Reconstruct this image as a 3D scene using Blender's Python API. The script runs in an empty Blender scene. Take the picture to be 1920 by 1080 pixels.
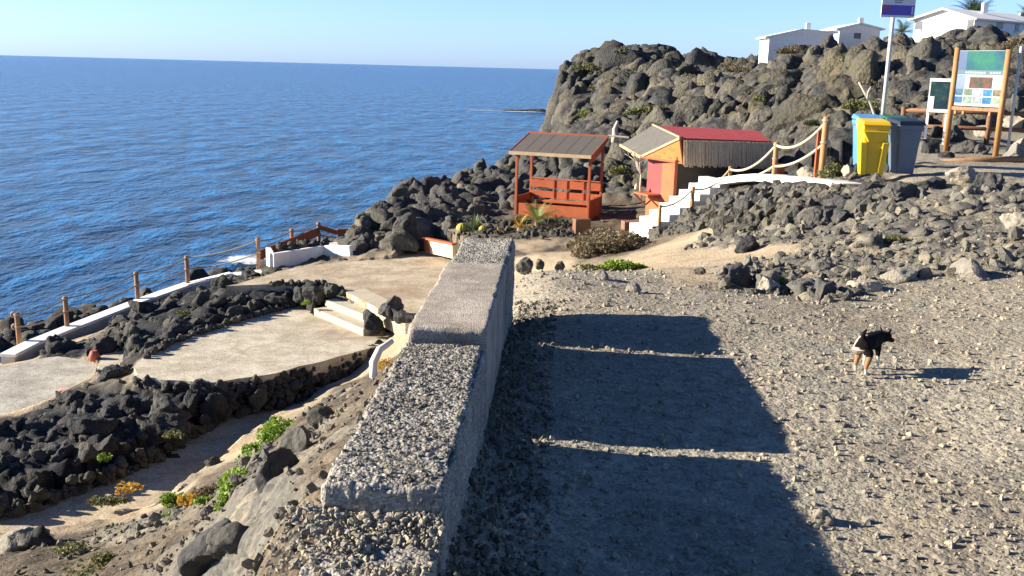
import bpy, bmesh, math, random
import numpy as np
from mathutils import Vector, Matrix
random.seed(7); rng = np.random.default_rng(7)
S = bpy.context.scene
COL = S.collection
CZ = 10.5                       # eye height above the sea (sea level is z = 0)
# ------------------------------------------------------------------ camera
FPX = 1850.0
PITCH = math.atan(412.5/FPX); ROLL = math.radians(1.46)
vf = np.array([0, math.cos(PITCH), -math.sin(PITCH)])
r0 = np.array([1., 0, 0]); u0 = np.array([0, math.sin(PITCH), math.cos(PITCH)])
vr = math.cos(ROLL)*r0 + math.sin(ROLL)*u0
vu = -math.sin(ROLL)*r0 + math.cos(ROLL)*u0
cam_d = bpy.data.cameras.new('camera'); cam = bpy.data.objects.new('camera', cam_d); COL.objects.link(cam)
cam_d.sensor_width = 36; cam_d.lens = 36*FPX/1920; cam_d.clip_start = 0.05; cam_d.clip_end = 60000
m = Matrix(((vr[0], vu[0], -vf[0], 0), (vr[1], vu[1], -vf[1], 0), (vr[2], vu[2], -vf[2], CZ), (0, 0, 0, 1)))
cam.matrix_world = m
S.camera = cam
# ------------------------------------------------------------------ light
SUN_EL = math.radians(20.3)
SUN_DIR = np.array([-1.0, 0.06, 0]); SUN_DIR /= np.linalg.norm(SUN_DIR)
sd = Vector((SUN_DIR[0]*math.cos(SUN_EL), SUN_DIR[1]*math.cos(SUN_EL), math.sin(SUN_EL)))
W_ = bpy.data.worlds.new('World'); S.world = W_; W_.use_nodes = True
nt = W_.node_tree; nt.nodes.clear()
sky = nt.nodes.new('ShaderNodeTexSky'); sky.sky_type = 'NISHITA'; sky.sun_disc = False
sky.sun_elevation = SUN_EL; sky.sun_rotation = math.atan2(SUN_DIR[0], SUN_DIR[1])
sky.air_density = 1.0; sky.dust_density = 0.25; sky.ozone_density = 6.0
bg = nt.nodes.new('ShaderNodeBackground'); bg.inputs[1].default_value = 0.055
out = nt.nodes.new('ShaderNodeOutputWorld')
tint = nt.nodes.new('ShaderNodeMix'); tint.data_type = 'RGBA'; tint.blend_type = 'MULTIPLY'; tint.inputs[0].default_value = 1; tint.inputs[7].default_value = (.92, 1.0, 1.15, 1)
nt.links.new(sky.outputs[0], tint.inputs[6])
# hazy sea air: the band of sky just above the horizon is brighter and paler
gg_ = nt.nodes.new('ShaderNodeTexCoord'); sx = nt.nodes.new('ShaderNodeSeparateXYZ'); nt.links.new(gg_.outputs['Generated'], sx.inputs[0])
cr_ = nt.nodes.new('ShaderNodeValToRGB'); nt.links.new(sx.outputs[2], cr_.inputs[0]); e_ = cr_.color_ramp.elements
e_[0].position = 0.0; e_[0].color = (1.22, 1.40, 1.95, 1); e_[1].position = 1.0; e_[1].color = (.55, .58, .66, 1)
for p_, c_ in ((.04, (1.45, 1.46, 1.85, 1)), (.09, (1.66, 1.46, 1.66, 1)), (.20, (.95, 1.02, 1.1, 1)), (.4, (.66, .70, .78, 1))):
    k_ = e_.new(p_); k_.color = c_
hz_ = nt.nodes.new('ShaderNodeMix'); hz_.data_type = 'RGBA'; hz_.blend_type = 'MULTIPLY'; hz_.inputs[0].default_value = 1
nt.links.new(tint.outputs[2], hz_.inputs[6]); nt.links.new(cr_.outputs[0], hz_.inputs[7]); nt.links.new(hz_.outputs[2], bg.inputs[0]); nt.links.new(bg.outputs[0], out.inputs[0])
sun_d = bpy.data.lights.new('sun', 'SUN'); sun_d.energy = 5.0; sun_d.angle = math.radians(0.5); sun_d.color = (1, 0.91, 0.77)
sun = bpy.data.objects.new('sun', sun_d); COL.objects.link(sun)
sun.rotation_euler = sd.to_track_quat('Z', 'Y').to_euler()
S.view_settings.view_transform = 'Standard'; S.view_settings.look = 'None'
S.view_settings.exposure = 1.38; S.view_settings.gamma = 1
# ------------------------------------------------------------------ photo survey -> real positions
def ray(px, py): return vf + (px-960)/FPX*vr - (py-540)/FPX*vu
def D(px, py, d):
    v = ray(px, py); v = v*(d/-v[2]); return np.array([v[0], v[1], CZ-d])
def R(px, py, Y):
    v = ray(px, py); v = v*(Y/v[1]); return np.array([v[0], v[1], v[2]+CZ])
def Wp(px, Y, d):
    zc = Y*math.cos(PITCH) + d*math.sin(PITCH); U = Y*math.sin(PITCH) - d*math.cos(PITCH)
    x = ((px-960)/FPX*zc - math.sin(ROLL)*U)/math.cos(ROLL); return np.array([x, Y, CZ-d])
def pxof(q):
    v = q-np.array([0, 0, CZ]); zc = v@vf; return 960+FPX*(v@vr)/zc, 540-FPX*(v@vu)/zc
# ------------------------------------------------------------------ noise
def _h(ix, iy, iz, s):
    n = (ix.astype(np.uint32)*np.uint32(374761393) + iy.astype(np.uint32)*np.uint32(668265263) + iz.astype(np.uint32)*np.uint32(2147483647) + np.uint32(s*974711 + 12345))
    n = (n ^ (n >> np.uint32(13)))*np.uint32(1274126177); n = (n ^ (n >> np.uint32(16)))*np.uint32(2246822519)
    n = n ^ (n >> np.uint32(15)); return (n & np.uint32(0xffffff)).astype(np.float64)/16777215.0
def vnoise(P, sc, s=0):
    q = P*sc + 1000.0; i = np.floor(q).astype(np.int64); f_ = q-i; f_ = f_*f_*(3-2*f_); r_ = 0
    for a in (0, 1):
        for b in (0, 1):
            for c in (0, 1):
                w = (f_[:, 0] if a else 1-f_[:, 0])*(f_[:, 1] if b else 1-f_[:, 1])*(f_[:, 2] if c else 1-f_[:, 2])
                r_ = r_ + w*_h(i[:, 0]+a, i[:, 1]+b, i[:, 2]+c, s)
    return r_*2-1
def fbm(P, sc, s=0, o=4):
    t = 0; a = 1; n = 0
    for k in range(o): t = t + a*vnoise(P, sc*2**k, s+k); n += a; a *= .5
    return t/n
def worley(P, sc, s=0):
    q = P*sc + 1000.0; i = np.floor(q).astype(np.int64); f1 = np.full(len(P), 9.); f2 = np.full(len(P), 9.)
    for a in (-1, 0, 1):
        for b in (-1, 0, 1):
            for c in (-1, 0, 1):
                jx, jy, jz = i[:, 0]+a, i[:, 1]+b, i[:, 2]+c
                d = np.sqrt((jx+_h(jx, jy, jz, s)-q[:, 0])**2 + (jy+_h(jx, jy, jz, s+1)-q[:, 1])**2 + (jz+_h(jx, jy, jz, s+2)-q[:, 2])**2)
                f2 = np.minimum(f2, np.maximum(f1, d)); f1 = np.minimum(f1, d)
    return f1, f2
# ------------------------------------------------------------------ materials
def newmat(name):
    m = bpy.data.materials.new(name); m.use_nodes = True; n = m.node_tree; n.nodes.clear()
    o = n.nodes.new('ShaderNodeOutputMaterial'); b = n.nodes.new('ShaderNodeBsdfPrincipled'); n.links.new(b.outputs[0], o.inputs[0])
    return m, n, b
def nd(n, t, **k):
    x = n.nodes.new(t)
    for a, v in k.items(): setattr(x, a, v)
    return x
def noise_n(n, vec, scale, detail=4, rough=.6):
    x = nd(n, 'ShaderNodeTexNoise'); x.inputs['Scale'].default_value = scale; x.inputs['Detail'].default_value = detail
    x.inputs['Roughness'].default_value = rough; n.links.new(vec, x.inputs['Vector']); return x.outputs['Fac']
def vor_n(n, vec, scale, feature='F1', outp='Distance'):
    x = nd(n, 'ShaderNodeTexVoronoi', feature=feature); x.inputs['Scale'].default_value = scale; n.links.new(vec, x.inputs['Vector']); return x.outputs[outp]
def ramp(n, fac, stops):
    x = nd(n, 'ShaderNodeValToRGB'); e = x.color_ramp.elements
    while len(e) < len(stops): e.new(.5)
    for i, (p_, c) in enumerate(stops): e[i].position = p_; e[i].color = (*c, 1) if len(c) == 3 else c
    n.links.new(fac, x.inputs[0]); return x.outputs[0]
def mixc(n, fac, a, b, mode='MIX'):
    x = nd(n, 'ShaderNodeMix', data_type='RGBA', blend_type=mode)
    for sock, v in ((x.inputs[0], fac), (x.inputs[6], a), (x.inputs[7], b)):
        if isinstance(v, (int, float)): sock.default_value = v
        elif isinstance(v, tuple): sock.default_value = (*v, 1)
        else: n.links.new(v, sock)
    return x.outputs[2]
def mathn(n, op, a, b=0., clamp=False):
    x = nd(n, 'ShaderNodeMath', operation=op, use_clamp=clamp)
    for sock, v in ((x.inputs[0], a), (x.inputs[1], b)):
        if isinstance(v, (int, float)): sock.default_value = v
        else: n.links.new(v, sock)
    return x.outputs[0]
def bump(n, b, h, strength, dist):
    x = nd(n, 'ShaderNodeBump'); x.inputs['Strength'].default_value = strength; x.inputs['Distance'].default_value = dist
    n.links.new(h, x.inputs['Height']); n.links.new(x.outputs[0], b.inputs['Normal']); return x
def coords(n, which='Object'):
    return nd(n, 'ShaderNodeTexCoord').outputs[which]
def wcoords(n): return nd(n, 'ShaderNodeNewGeometry').outputs['Position']
MC = {}
def mat(name, c, c2=None, scale=6, rough=.7, bmp=.0, bdist=.01, bscale=None, stretch=None, metallic=0, spec=None):
    """painted / plain surface: two tones mixed by noise, fine bump"""
    if name in MC: return MC[name]
    m, n, b = newmat(name); v = coords(n)
    if stretch:
        mp = nd(n, 'ShaderNodeMapping'); mp.inputs['Scale'].default_value = stretch; n.links.new(v, mp.inputs[0]); v = mp.outputs[0]
    c2 = c2 or tuple(x*.72 for x in c)
    f1 = noise_n(n, v, scale, 6, .65)
    n.links.new(ramp(n, f1, [(.3, c2), (.62, c)]), b.inputs['Base Color'])
    b.inputs['Roughness'].default_value = rough; b.inputs['Metallic'].default_value = metallic
    if spec is not None: b.inputs['Specular IOR Level'].default_value = spec
    if bmp: bump(n, b, noise_n(n, v, bscale or scale*4, 5, .7), bmp, bdist)
    MC[name] = m; return m
def rockmat(name, tones, sc=1.0, bd=.03, moss=.0):
    m, n, b = newmat(name); v = wcoords(n)
    big = noise_n(n, v, .9*sc, 5, .6); fine = noise_n(n, v, 7*sc, 6, .7)
    c = ramp(n, mathn(n, 'ADD', mathn(n, 'MULTIPLY', big, .6), mathn(n, 'MULTIPLY', fine, .4)), tones)
    oi = nd(n, 'ShaderNodeObjectInfo'); 
    at = nd(n, 'ShaderNodeAttribute', attribute_name='tone')
    k = mathn(n, 'ADD', mathn(n, 'MULTIPLY', at.outputs['Fac'], .9), mathn(n, 'MULTIPLY', oi.outputs['Random'], .5))
    c = mixc(n, 1.0, c, ramp(n, k, [(0., (.62, .62, .65)), (.5, (1, .98, .93)), (1., (1.5, 1.38, 1.15))]), 'MULTIPLY')
    if moss:
        c = mixc(n, mathn(n, 'MULTIPLY', ramp(n, noise_n(n, v, .5*sc, 4, .6), [(.5, (0, 0, 0)), (.66, (1, 1, 1))]), moss), c, (.15, .125, .055))
    pit = vor_n(n, v, 16*sc)
    n.links.new(c, b.inputs['Base Color']); b.inputs['Roughness'].default_value = .9; b.inputs['Specular IOR Level'].default_value = .25
    h = mathn(n, 'ADD', mathn(n, 'MULTIPLY', noise_n(n, v, 3.5*sc, 8, .72), 1.6), mathn(n, 'MULTIPLY', pit, .5))
    bump(n, b, h, .9, bd); return m
LAVA_T = [(.32, (.040, .041, .045)), (.5, (.085, .083, .080)), (.68, (.15, .142, .12))]
M_boulder = rockmat('lava_boulder_rock', LAVA_T, 1.0, .05, .25)
M_far = rockmat('cliff_rock', [(.32, (.035, .037, .042)), (.5, (.080, .080, .076)), (.68, (.155, .142, .11))], .45, .20, .38)
M_darkrock = rockmat('wet_dark_lava', [(.32, (.028, .029, .032)), (.5, (.060, .060, .060)), (.7, (.125, .118, .10))], 1.6, .04, .18)
M_pale = rockmat('pale_stone', [(.32, (.20, .185, .15)), (.5, (.36, .32, .25)), (.7, (.5, .44, .34))], 2, .02)
M_rubstone = rockmat('rubble_stone', [(.32, (.085, .082, .075)), (.5, (.155, .148, .128)), (.7, (.27, .245, .195))], 3, .02)
M_greystone = rockmat('grey_stone', [(.32, (.19, .18, .155)), (.5, (.31, .285, .235)), (.7, (.43, .395, .32))], 3, .02)

def terrain_mat():
    m, n, b = newmat('volcanic_ground'); v = wcoords(n)
    def at(x): return nd(n, 'ShaderNodeAttribute', attribute_name=x).outputs['Fac']
    peb = vor_n(n, v, 22, outp='Color'); sep = nd(n, 'ShaderNodeSeparateColor'); n.links.new(peb, sep.inputs[0])
    peb2 = vor_n(n, v, 55, outp='Color'); sep2 = nd(n, 'ShaderNodeSeparateColor'); n.links.new(peb2, sep2.inputs[0])
    g = ramp(n, noise_n(n, v, .8, 6, .65), [(.35, (.295, .258, .198)), (.5, (.35, .315, .248)), (.65, (.305, .285, .232))])
    g = mixc(n, .75, g, ramp(n, sep.outputs[0], [(0, (.6, .6, .6)), (.3, (.88, .88, .88)), (.75, (1.03, 1.02, 1.)), (1, (1.3, 1.27, 1.2))]), 'MULTIPLY')
    g = mixc(n, .6, g, ramp(n, sep2.outputs[1], [(0, (.65, .65, .65)), (.5, (1, 1, 1)), (1, (1.3, 1.27, 1.2))]), 'MULTIPLY')
    g = mixc(n, .8, g, ramp(n, noise_n(n, v, .33, 5, .62), [(.4, (.80, .77, .74)), (.6, (1.1, 1.08, 1.04))]), 'MULTIPLY')
    lava = ramp(n, noise_n(n, v, 1.7, 8, .65), [(.36, (.025, .026, .030)), (.5, (.070, .069, .066)), (.66, (.135, .125, .10))])
    lava = mixc(n, ramp(n, noise_n(n, v, .35, 4, .6), [(.52, (0, 0, 0)), (.66, (.75, .75, .75))]), lava, (.15, .12, .065))
    soil = ramp(n, noise_n(n, v, 2.6, 8, .7), [(.3, (.045, .036, .026)), (.5, (.10, .078, .052)), (.68, (.17, .135, .095))])
    soil = mixc(n, .6, soil, ramp(n, sep.outputs[2], [(0, (.4, .4, .45)), (.4, (.9, .9, .9)), (1, (1.7, 1.65, 1.6))]), 'MULTIPLY')
    sand = ramp(n, noise_n(n, v, 1.3, 6, .65), [(.33, (.36, .27, .17)), (.6, (.47, .38, .26))])
    sand = mixc(n, .4, sand, ramp(n, sep2.outputs[0], [(0, (.6, .6, .6)), (1, (1.25, 1.2, 1.1))]), 'MULTIPLY')
    rub = ramp(n, noise_n(n, v, 1.4, 8, .68), [(.36, (.07, .068, .064)), (.5, (.13, .122, .104)), (.64, (.23, .195, .14))])
    rub = mixc(n, .6, rub, ramp(n, sep.outputs[1], [(0, (.45, .45, .47)), (.4, (.9, .9, .9)), (1, (1.7, 1.6, 1.4))]), 'MULTIPLY')
    c = mixc(n, at('m_soil'), g, soil); c = mixc(n, at('m_sand'), c, sand); c = mixc(n, at('m_rubble'), c, rub); c = mixc(n, at('m_lava'), c, lava)
    c = mixc(n, at('m_dark'), c, ramp(n, noise_n(n, v, 2.4, 8, .65), [(.33, (.014, .015, .018)), (.5, (.036, .037, .040)), (.68, (.085, .08, .07))]))
    n.links.new(c, b.inputs['Base Color']); b.inputs['Roughness'].default_value = .92; b.inputs['Specular IOR Level'].default_value = .2
    st = vor_n(n, v, 22); st2 = vor_n(n, v, 55)
    h = mathn(n, 'ADD', mathn(n, 'MULTIPLY', st, -.7), mathn(n, 'MULTIPLY', st2, -.35))
    h = mathn(n, 'ADD', h, mathn(n, 'MULTIPLY', noise_n(n, v, 5, 8, .7), 1.4))
    lh = mathn(n, 'ADD', mathn(n, 'MULTIPLY', noise_n(n, v, 1.6, 9, .72), 16.), mathn(n, 'MULTIPLY', vor_n(n, v, 2.6), 5.))
    h = mathn(n, 'ADD', h, mathn(n, 'MULTIPLY', lh, mathn(n, 'MAXIMUM', at('m_lava'), at('m_dark'))))
    bump(n, b, h, 1.0, .013); return m
M_terrain = terrain_mat()
def paving_mat(name, a, b_, sc=40, bd=.006):
    m, n, b = newmat(name); v = wcoords(n)
    c = ramp(n, noise_n(n, v, .9, 6, .7), [(.33, a), (.62, b_)])
    pc = vor_n(n, v, sc, outp='Color'); sp = nd(n, 'ShaderNodeSeparateColor'); n.links.new(pc, sp.inputs[0])
    c = mixc(n, .7, c, ramp(n, sp.outputs[0], [(0, (.55, .53, .5)), (.3, (.92, .92, .92)), (1, (1.25, 1.22, 1.18))]), 'MULTIPLY')
    c = mixc(n, ramp(n, noise_n(n, v, .35, 3, .5), [(.55, (0, 0, 0)), (.7, (.5, .5, .5))]), c, (.30, .20, .11))
    wv = nd(n, 'ShaderNodeMix', data_type='VECTOR'); wv.inputs[0].default_value = .18; nn2 = nd(n, 'ShaderNodeTexNoise'); nn2.inputs['Scale'].default_value = 2.2; n.links.new(v, nn2.inputs['Vector']); n.links.new(v, wv.inputs[4]); n.links.new(nn2.outputs['Color'], wv.inputs[5])
    cr = vor_n(n, wv.outputs[1], .55, 'DISTANCE_TO_EDGE'); c = mixc(n, ramp(n, cr, [(0, (.28, .28, .28)), (.010, (0, 0, 0))]), c, (.12, .10, .08))
    st_ = ramp(n, noise_n(n, v, 1.6, 7, .75), [(.42, (.70, .67, .62)), (.58, (1.08, 1.07, 1.05))]); c = mixc(n, .8, c, st_, 'MULTIPLY')
    n.links.new(c, b.inputs['Base Color']); b.inputs['Roughness'].default_value = .85
    bump(n, b, mathn(n, 'ADD', vor_n(n, v, sc), noise_n(n, v, 3, 6, .6)), .7, bd); return m
M_paveA = paving_mat('pebbled_concrete', (.47, .42, .32), (.62, .56, .44))
M_paveB = paving_mat('grey_pebbled_concrete', (.36, .34, .29), (.52, .49, .41), 26, .008)
M_paveC = paving_mat('sandy_concrete', (.42, .34, .23), (.55, .46, .33), 30, .005)
M_step = mat('cream_step_paint', (.54, .47, .34), (.42, .36, .25), 5, .8, .3, .01)
M_white = mat('whitewash', (.86, .85, .80), (.74, .72, .66), 3, .7, .3, .01)
M_white2 = mat('stained_whitewash', (.74, .72, .66), (.38, .36, .33), 2.2, .8, .4, .01)
M_concrete_s = None
def wall_mat(name, coarse):
    m, n, b = newmat(name); v = wcoords(n)
    c = ramp(n, noise_n(n, v, 2.6, 9, .75), [(.36, (.21, .19, .16)), (.60, (.37, .345, .30))])
    pc = vor_n(n, v, 80 if coarse else 130, outp='Color'); sp = nd(n, 'ShaderNodeSeparateColor'); n.links.new(pc, sp.inputs[0])
    st = [(0, (.42, .42, .43)), (.35, (.82, .82, .82)), (.8, (1.08, 1.08, 1.08)), (1, (1.5, 1.46, 1.4))] if coarse else [(0, (.5, .5, .5)), (.3, (.85, .85, .85)), (1, (1.2, 1.2, 1.2))]
    c = mixc(n, .85, c, ramp(n, sp.outputs[0], st), 'MULTIPLY')
    if not coarse: c = mixc(n, 1., c, (1.38, 1.28, 1.20), 'MULTIPLY')
    n.links.new(c, b.inputs['Base Color']); b.inputs['Roughness'].default_value = .9; b.inputs['Specular IOR Level'].default_value = .3
    h = mathn(n, 'ADD', mathn(n, 'MULTIPLY', vor_n(n, v, 60 if coarse else 160), -1.), noise_n(n, v, 14, 8, .75))
    bump(n, b, h, 1.0, .012 if coarse else .007); return m
M_wallc = wall_mat('rough_lava_concrete', True); M_walls = wall_mat('smooth_concrete', False)
M_orange = mat('orange_paint', (.50, .125, .035), (.40, .09, .025), 3, .6, .2, .005)
M_orange2 = mat('red_brown_paint', (.42, .10, .035), (.30, .07, .025), 3, .65, .2, .005)
M_postwood = mat('honey_wood', (.44, .22, .075), (.27, .13, .045), 4, .65, .3, .006, stretch=(6, 6, 1))
M_oldwood = mat('brown_post_wood', (.34, .18, .085), (.20, .10, .05), 4, .75, .4, .006, stretch=(6, 6, 1))
M_rail = mat('dark_rail_wood', (.24, .11, .05), (.15, .07, .03), 4, .7, .3, .006, stretch=(1, 6, 6))
M_rope = mat('cream_rope', (.66, .56, .38), (.50, .40, .25), 40, .9, .8, .01)
M_rope2 = mat('weathered_rope', (.40, .35, .27), (.28, .24, .18), 40, .9, .8, .01)
M_greyroof = mat('weathered_grey_boards', (.13, .11, .095), (.08, .068, .06), 5, .85, .4, .01, stretch=(1, 8, 1))
M_redroof = mat('red_roofing', (.46, .065, .05), (.34, .05, .04), 4, .6, .3, .01)
M_yellow = mat('yellow_ochre_paint', (.48, .20, .03), (.40, .155, .025), 4, .6, .1, .004)
M_cream = mat('cream_trim', (.55, .40, .22), None, 5, .7)
M_pink = mat('pink_red_panel', (.27, .05, .045), (.20, .035, .035), 3, .6)
M_darkwall = mat('dark_shaded_board', (.07, .055, .04), (.04, .035, .03), 3, .8, .2, .01)  # hut front board: the shade under the thatch is put into the colour
M_teal = mat('teal_paint', (.03, .28, .24), (.02, .18, .14), 9, .6)
M_thatch = mat('thatch_reed', (.72, .56, .37), (.40, .31, .20), 5, .95, 1., .03, bscale=10, stretch=(9, 9, .7))
M_deck = mat('deck_boards', (.17, .10, .065), (.10, .06, .04), 5, .8, .3, .01, stretch=(1, 8, 1))
M_driftwood = mat('pale_driftwood', (.60, .54, .42), (.42, .36, .27), 8, .8, .5, .01)
M_metal = mat('galvanised_pole', (.62, .60, .54), (.48, .46, .42), 5, .45, .1, .003, metallic=.1)
# ------------------------------------------------------------------ mesh helpers
def tag(o, label=None, cat=None, group=None, kind=None):
    if label: o['label'] = label
    if cat: o['category'] = cat
    if group: o['group'] = group
    if kind: o['kind'] = kind
    return o
def np_mesh(name, V, Fc, mat_, smooth=False, attrs=None):
    me = bpy.data.meshes.new(name); V = np.asarray(V, dtype=np.float32); Fc = np.asarray(Fc, dtype=np.int32)
    me.vertices.add(len(V)); me.vertices.foreach_set('co', V.ravel())
    k = Fc.shape[1]; me.loops.add(Fc.size); me.loops.foreach_set('vertex_index', Fc.ravel())
    me.polygons.add(len(Fc)); me.polygons.foreach_set('loop_start', np.arange(0, Fc.size, k, dtype=np.int32))
    me.polygons.foreach_set('use_smooth', np.full(len(Fc), smooth))
    me.update(calc_edges=True); me.materials.append(mat_)
    if attrs:
        for a, d in attrs.items():
            at = me.attributes.new(a, 'FLOAT', 'POINT'); at.data.foreach_set('value', np.asarray(d, dtype=np.float32))
    return me
def link(name, me, parent=None, loc=None):
    o = bpy.data.objects.new(name, me); COL.objects.link(o)
    if parent is not None: o.parent = parent
    if loc is not None: o.location = loc
    return o
def thing(name, label, cat, loc, group=None):
    o = bpy.data.objects.new(name, None); COL.objects.link(o); o.location = Vector(loc); o.empty_display_size = .2
    return tag(o, label, cat, group)
def V3(a): return Vector([float(t) for t in a])
class MB:
    def __init__(s): s.v = []; s.f = []
    def add(s, vs, fs):
        k = len(s.v); s.v += [V3(a) for a in vs]; s.f += [tuple(k+i for i in f) for f in fs]; return s
    def hexa(s, b, t):      # b, t: 4 bottom + 4 top corners, same winding
        return s.add(list(b)+list(t), [(3, 2, 1, 0), (4, 5, 6, 7), (0, 1, 5, 4), (1, 2, 6, 5), (2, 3, 7, 6), (3, 0, 4, 7)])
    def box(s, c, size, rz=0.):
        cx, cy, cz = c; x, y, z = [t/2 for t in size]; ca, sa = math.cos(rz), math.sin(rz)
        P = lambda a, b, h: (cx+a*ca-b*sa, cy+a*sa+b*ca, cz+h)
        return s.hexa([P(-x, -y, -z), P(x, -y, -z), P(x, y, -z), P(-x, y, -z)], [P(-x, -y, z), P(x, -y, z), P(x, y, z), P(-x, y, z)])
    def beam(s, a, b, w, h, up=(0, 0, 1)):      # rectangular bar from a to b
        a, b = V3(a), V3(b); t = (b-a).normalized(); up = V3(up)
        if abs(t.dot(up)) > .95: up = Vector((0, 1, 0))
        n_ = t.cross(up).normalized(); q = n_.cross(t).normalized()
        c = lambda p_, i, j: p_+n_*(i*w/2)+q*(j*h/2)
        return s.hexa([c(a, -1, -1), c(a, 1, -1), c(a, 1, 1), c(a, -1, 1)], [c(b, -1, -1), c(b, 1, -1), c(b, 1, 1), c(b, -1, 1)])
    def slab(s, q, th, n_=None):                # quad with thickness below
        q = [V3(a) for a in q]; n_ = n_ or (q[1]-q[0]).cross(q[2]-q[0]).normalized()
        return s.hexa([a-n_*th for a in q], q)
    def tube(s, pts, r, seg=10, cap=True):
        pts = [V3(a) for a in pts]; k = len(s.v); N = len(pts)
        rs = r if isinstance(r, (list, tuple)) else [r]*N; pu = None
        for i, p_ in enumerate(pts):
            t = (pts[min(i+1, N-1)]-pts[max(i-1, 0)]).normalized()
            if pu is None: pu = Vector((1, 0, 0)) if abs(t.x) < .8 else Vector((0, 1, 0))
            n_ = (pu-t*pu.dot(t)).normalized(); b = t.cross(n_); pu = n_
            for j in range(seg):
                a = 2*math.pi*j/seg; s.v.append(p_+(n_*math.cos(a)+b*math.sin(a))*rs[i])
        for i in range(N-1):
            for j in range(seg):
                a, b_ = k+i*seg+j, k+i*seg+(j+1) % seg; s.f.append((a, b_, b_+seg, a+seg))
        if cap: s.f.append(tuple(k+j for j in reversed(range(seg)))); s.f.append(tuple(k+(N-1)*seg+j for j in range(seg)))
        return s
    def build(s, name, m_, parent=None, smooth=False, bevel=0):
        off = parent.location if parent is not None else Vector((0, 0, 0))
        if parent is not None and parent.parent is not None: off = off + parent.parent.location
        if parent is None: off = sum(s.v, Vector())/len(s.v)
        me = bpy.data.meshes.new(name); me.from_pydata([tuple(a-off) for a in s.v], [], s.f)
        bm = bmesh.new(); bm.from_mesh(me); bmesh.ops.recalc_face_normals(bm, faces=bm.faces); bm.to_mesh(me); bm.free()
        if smooth:
            me.polygons.foreach_set('use_smooth', [len(p_.vertices) <= 4 for p_ in me.polygons])
        me.materials.append(m_); o = link(name, me, parent)
        if parent is None: o.location = off
        if bevel:
            bv = o.modifiers.new('bevel', 'BEVEL'); bv.width = bevel; bv.segments = 2; bv.limit_method = 'ANGLE'
        return o
def inside(poly, X, Y):
    r_ = np.zeros(X.shape, bool); n_ = len(poly)
    for i in range(n_):
        x1, y1 = poly[i][:2]; x2, y2 = poly[(i+1) % n_][:2]
        c = ((y1 > Y) != (y2 > Y)); xx = (x2-x1)*(Y-y1)/((y2-y1) if y2 != y1 else 1e-9)+x1
        r_ ^= c & (X < xx)
    return r_
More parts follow.
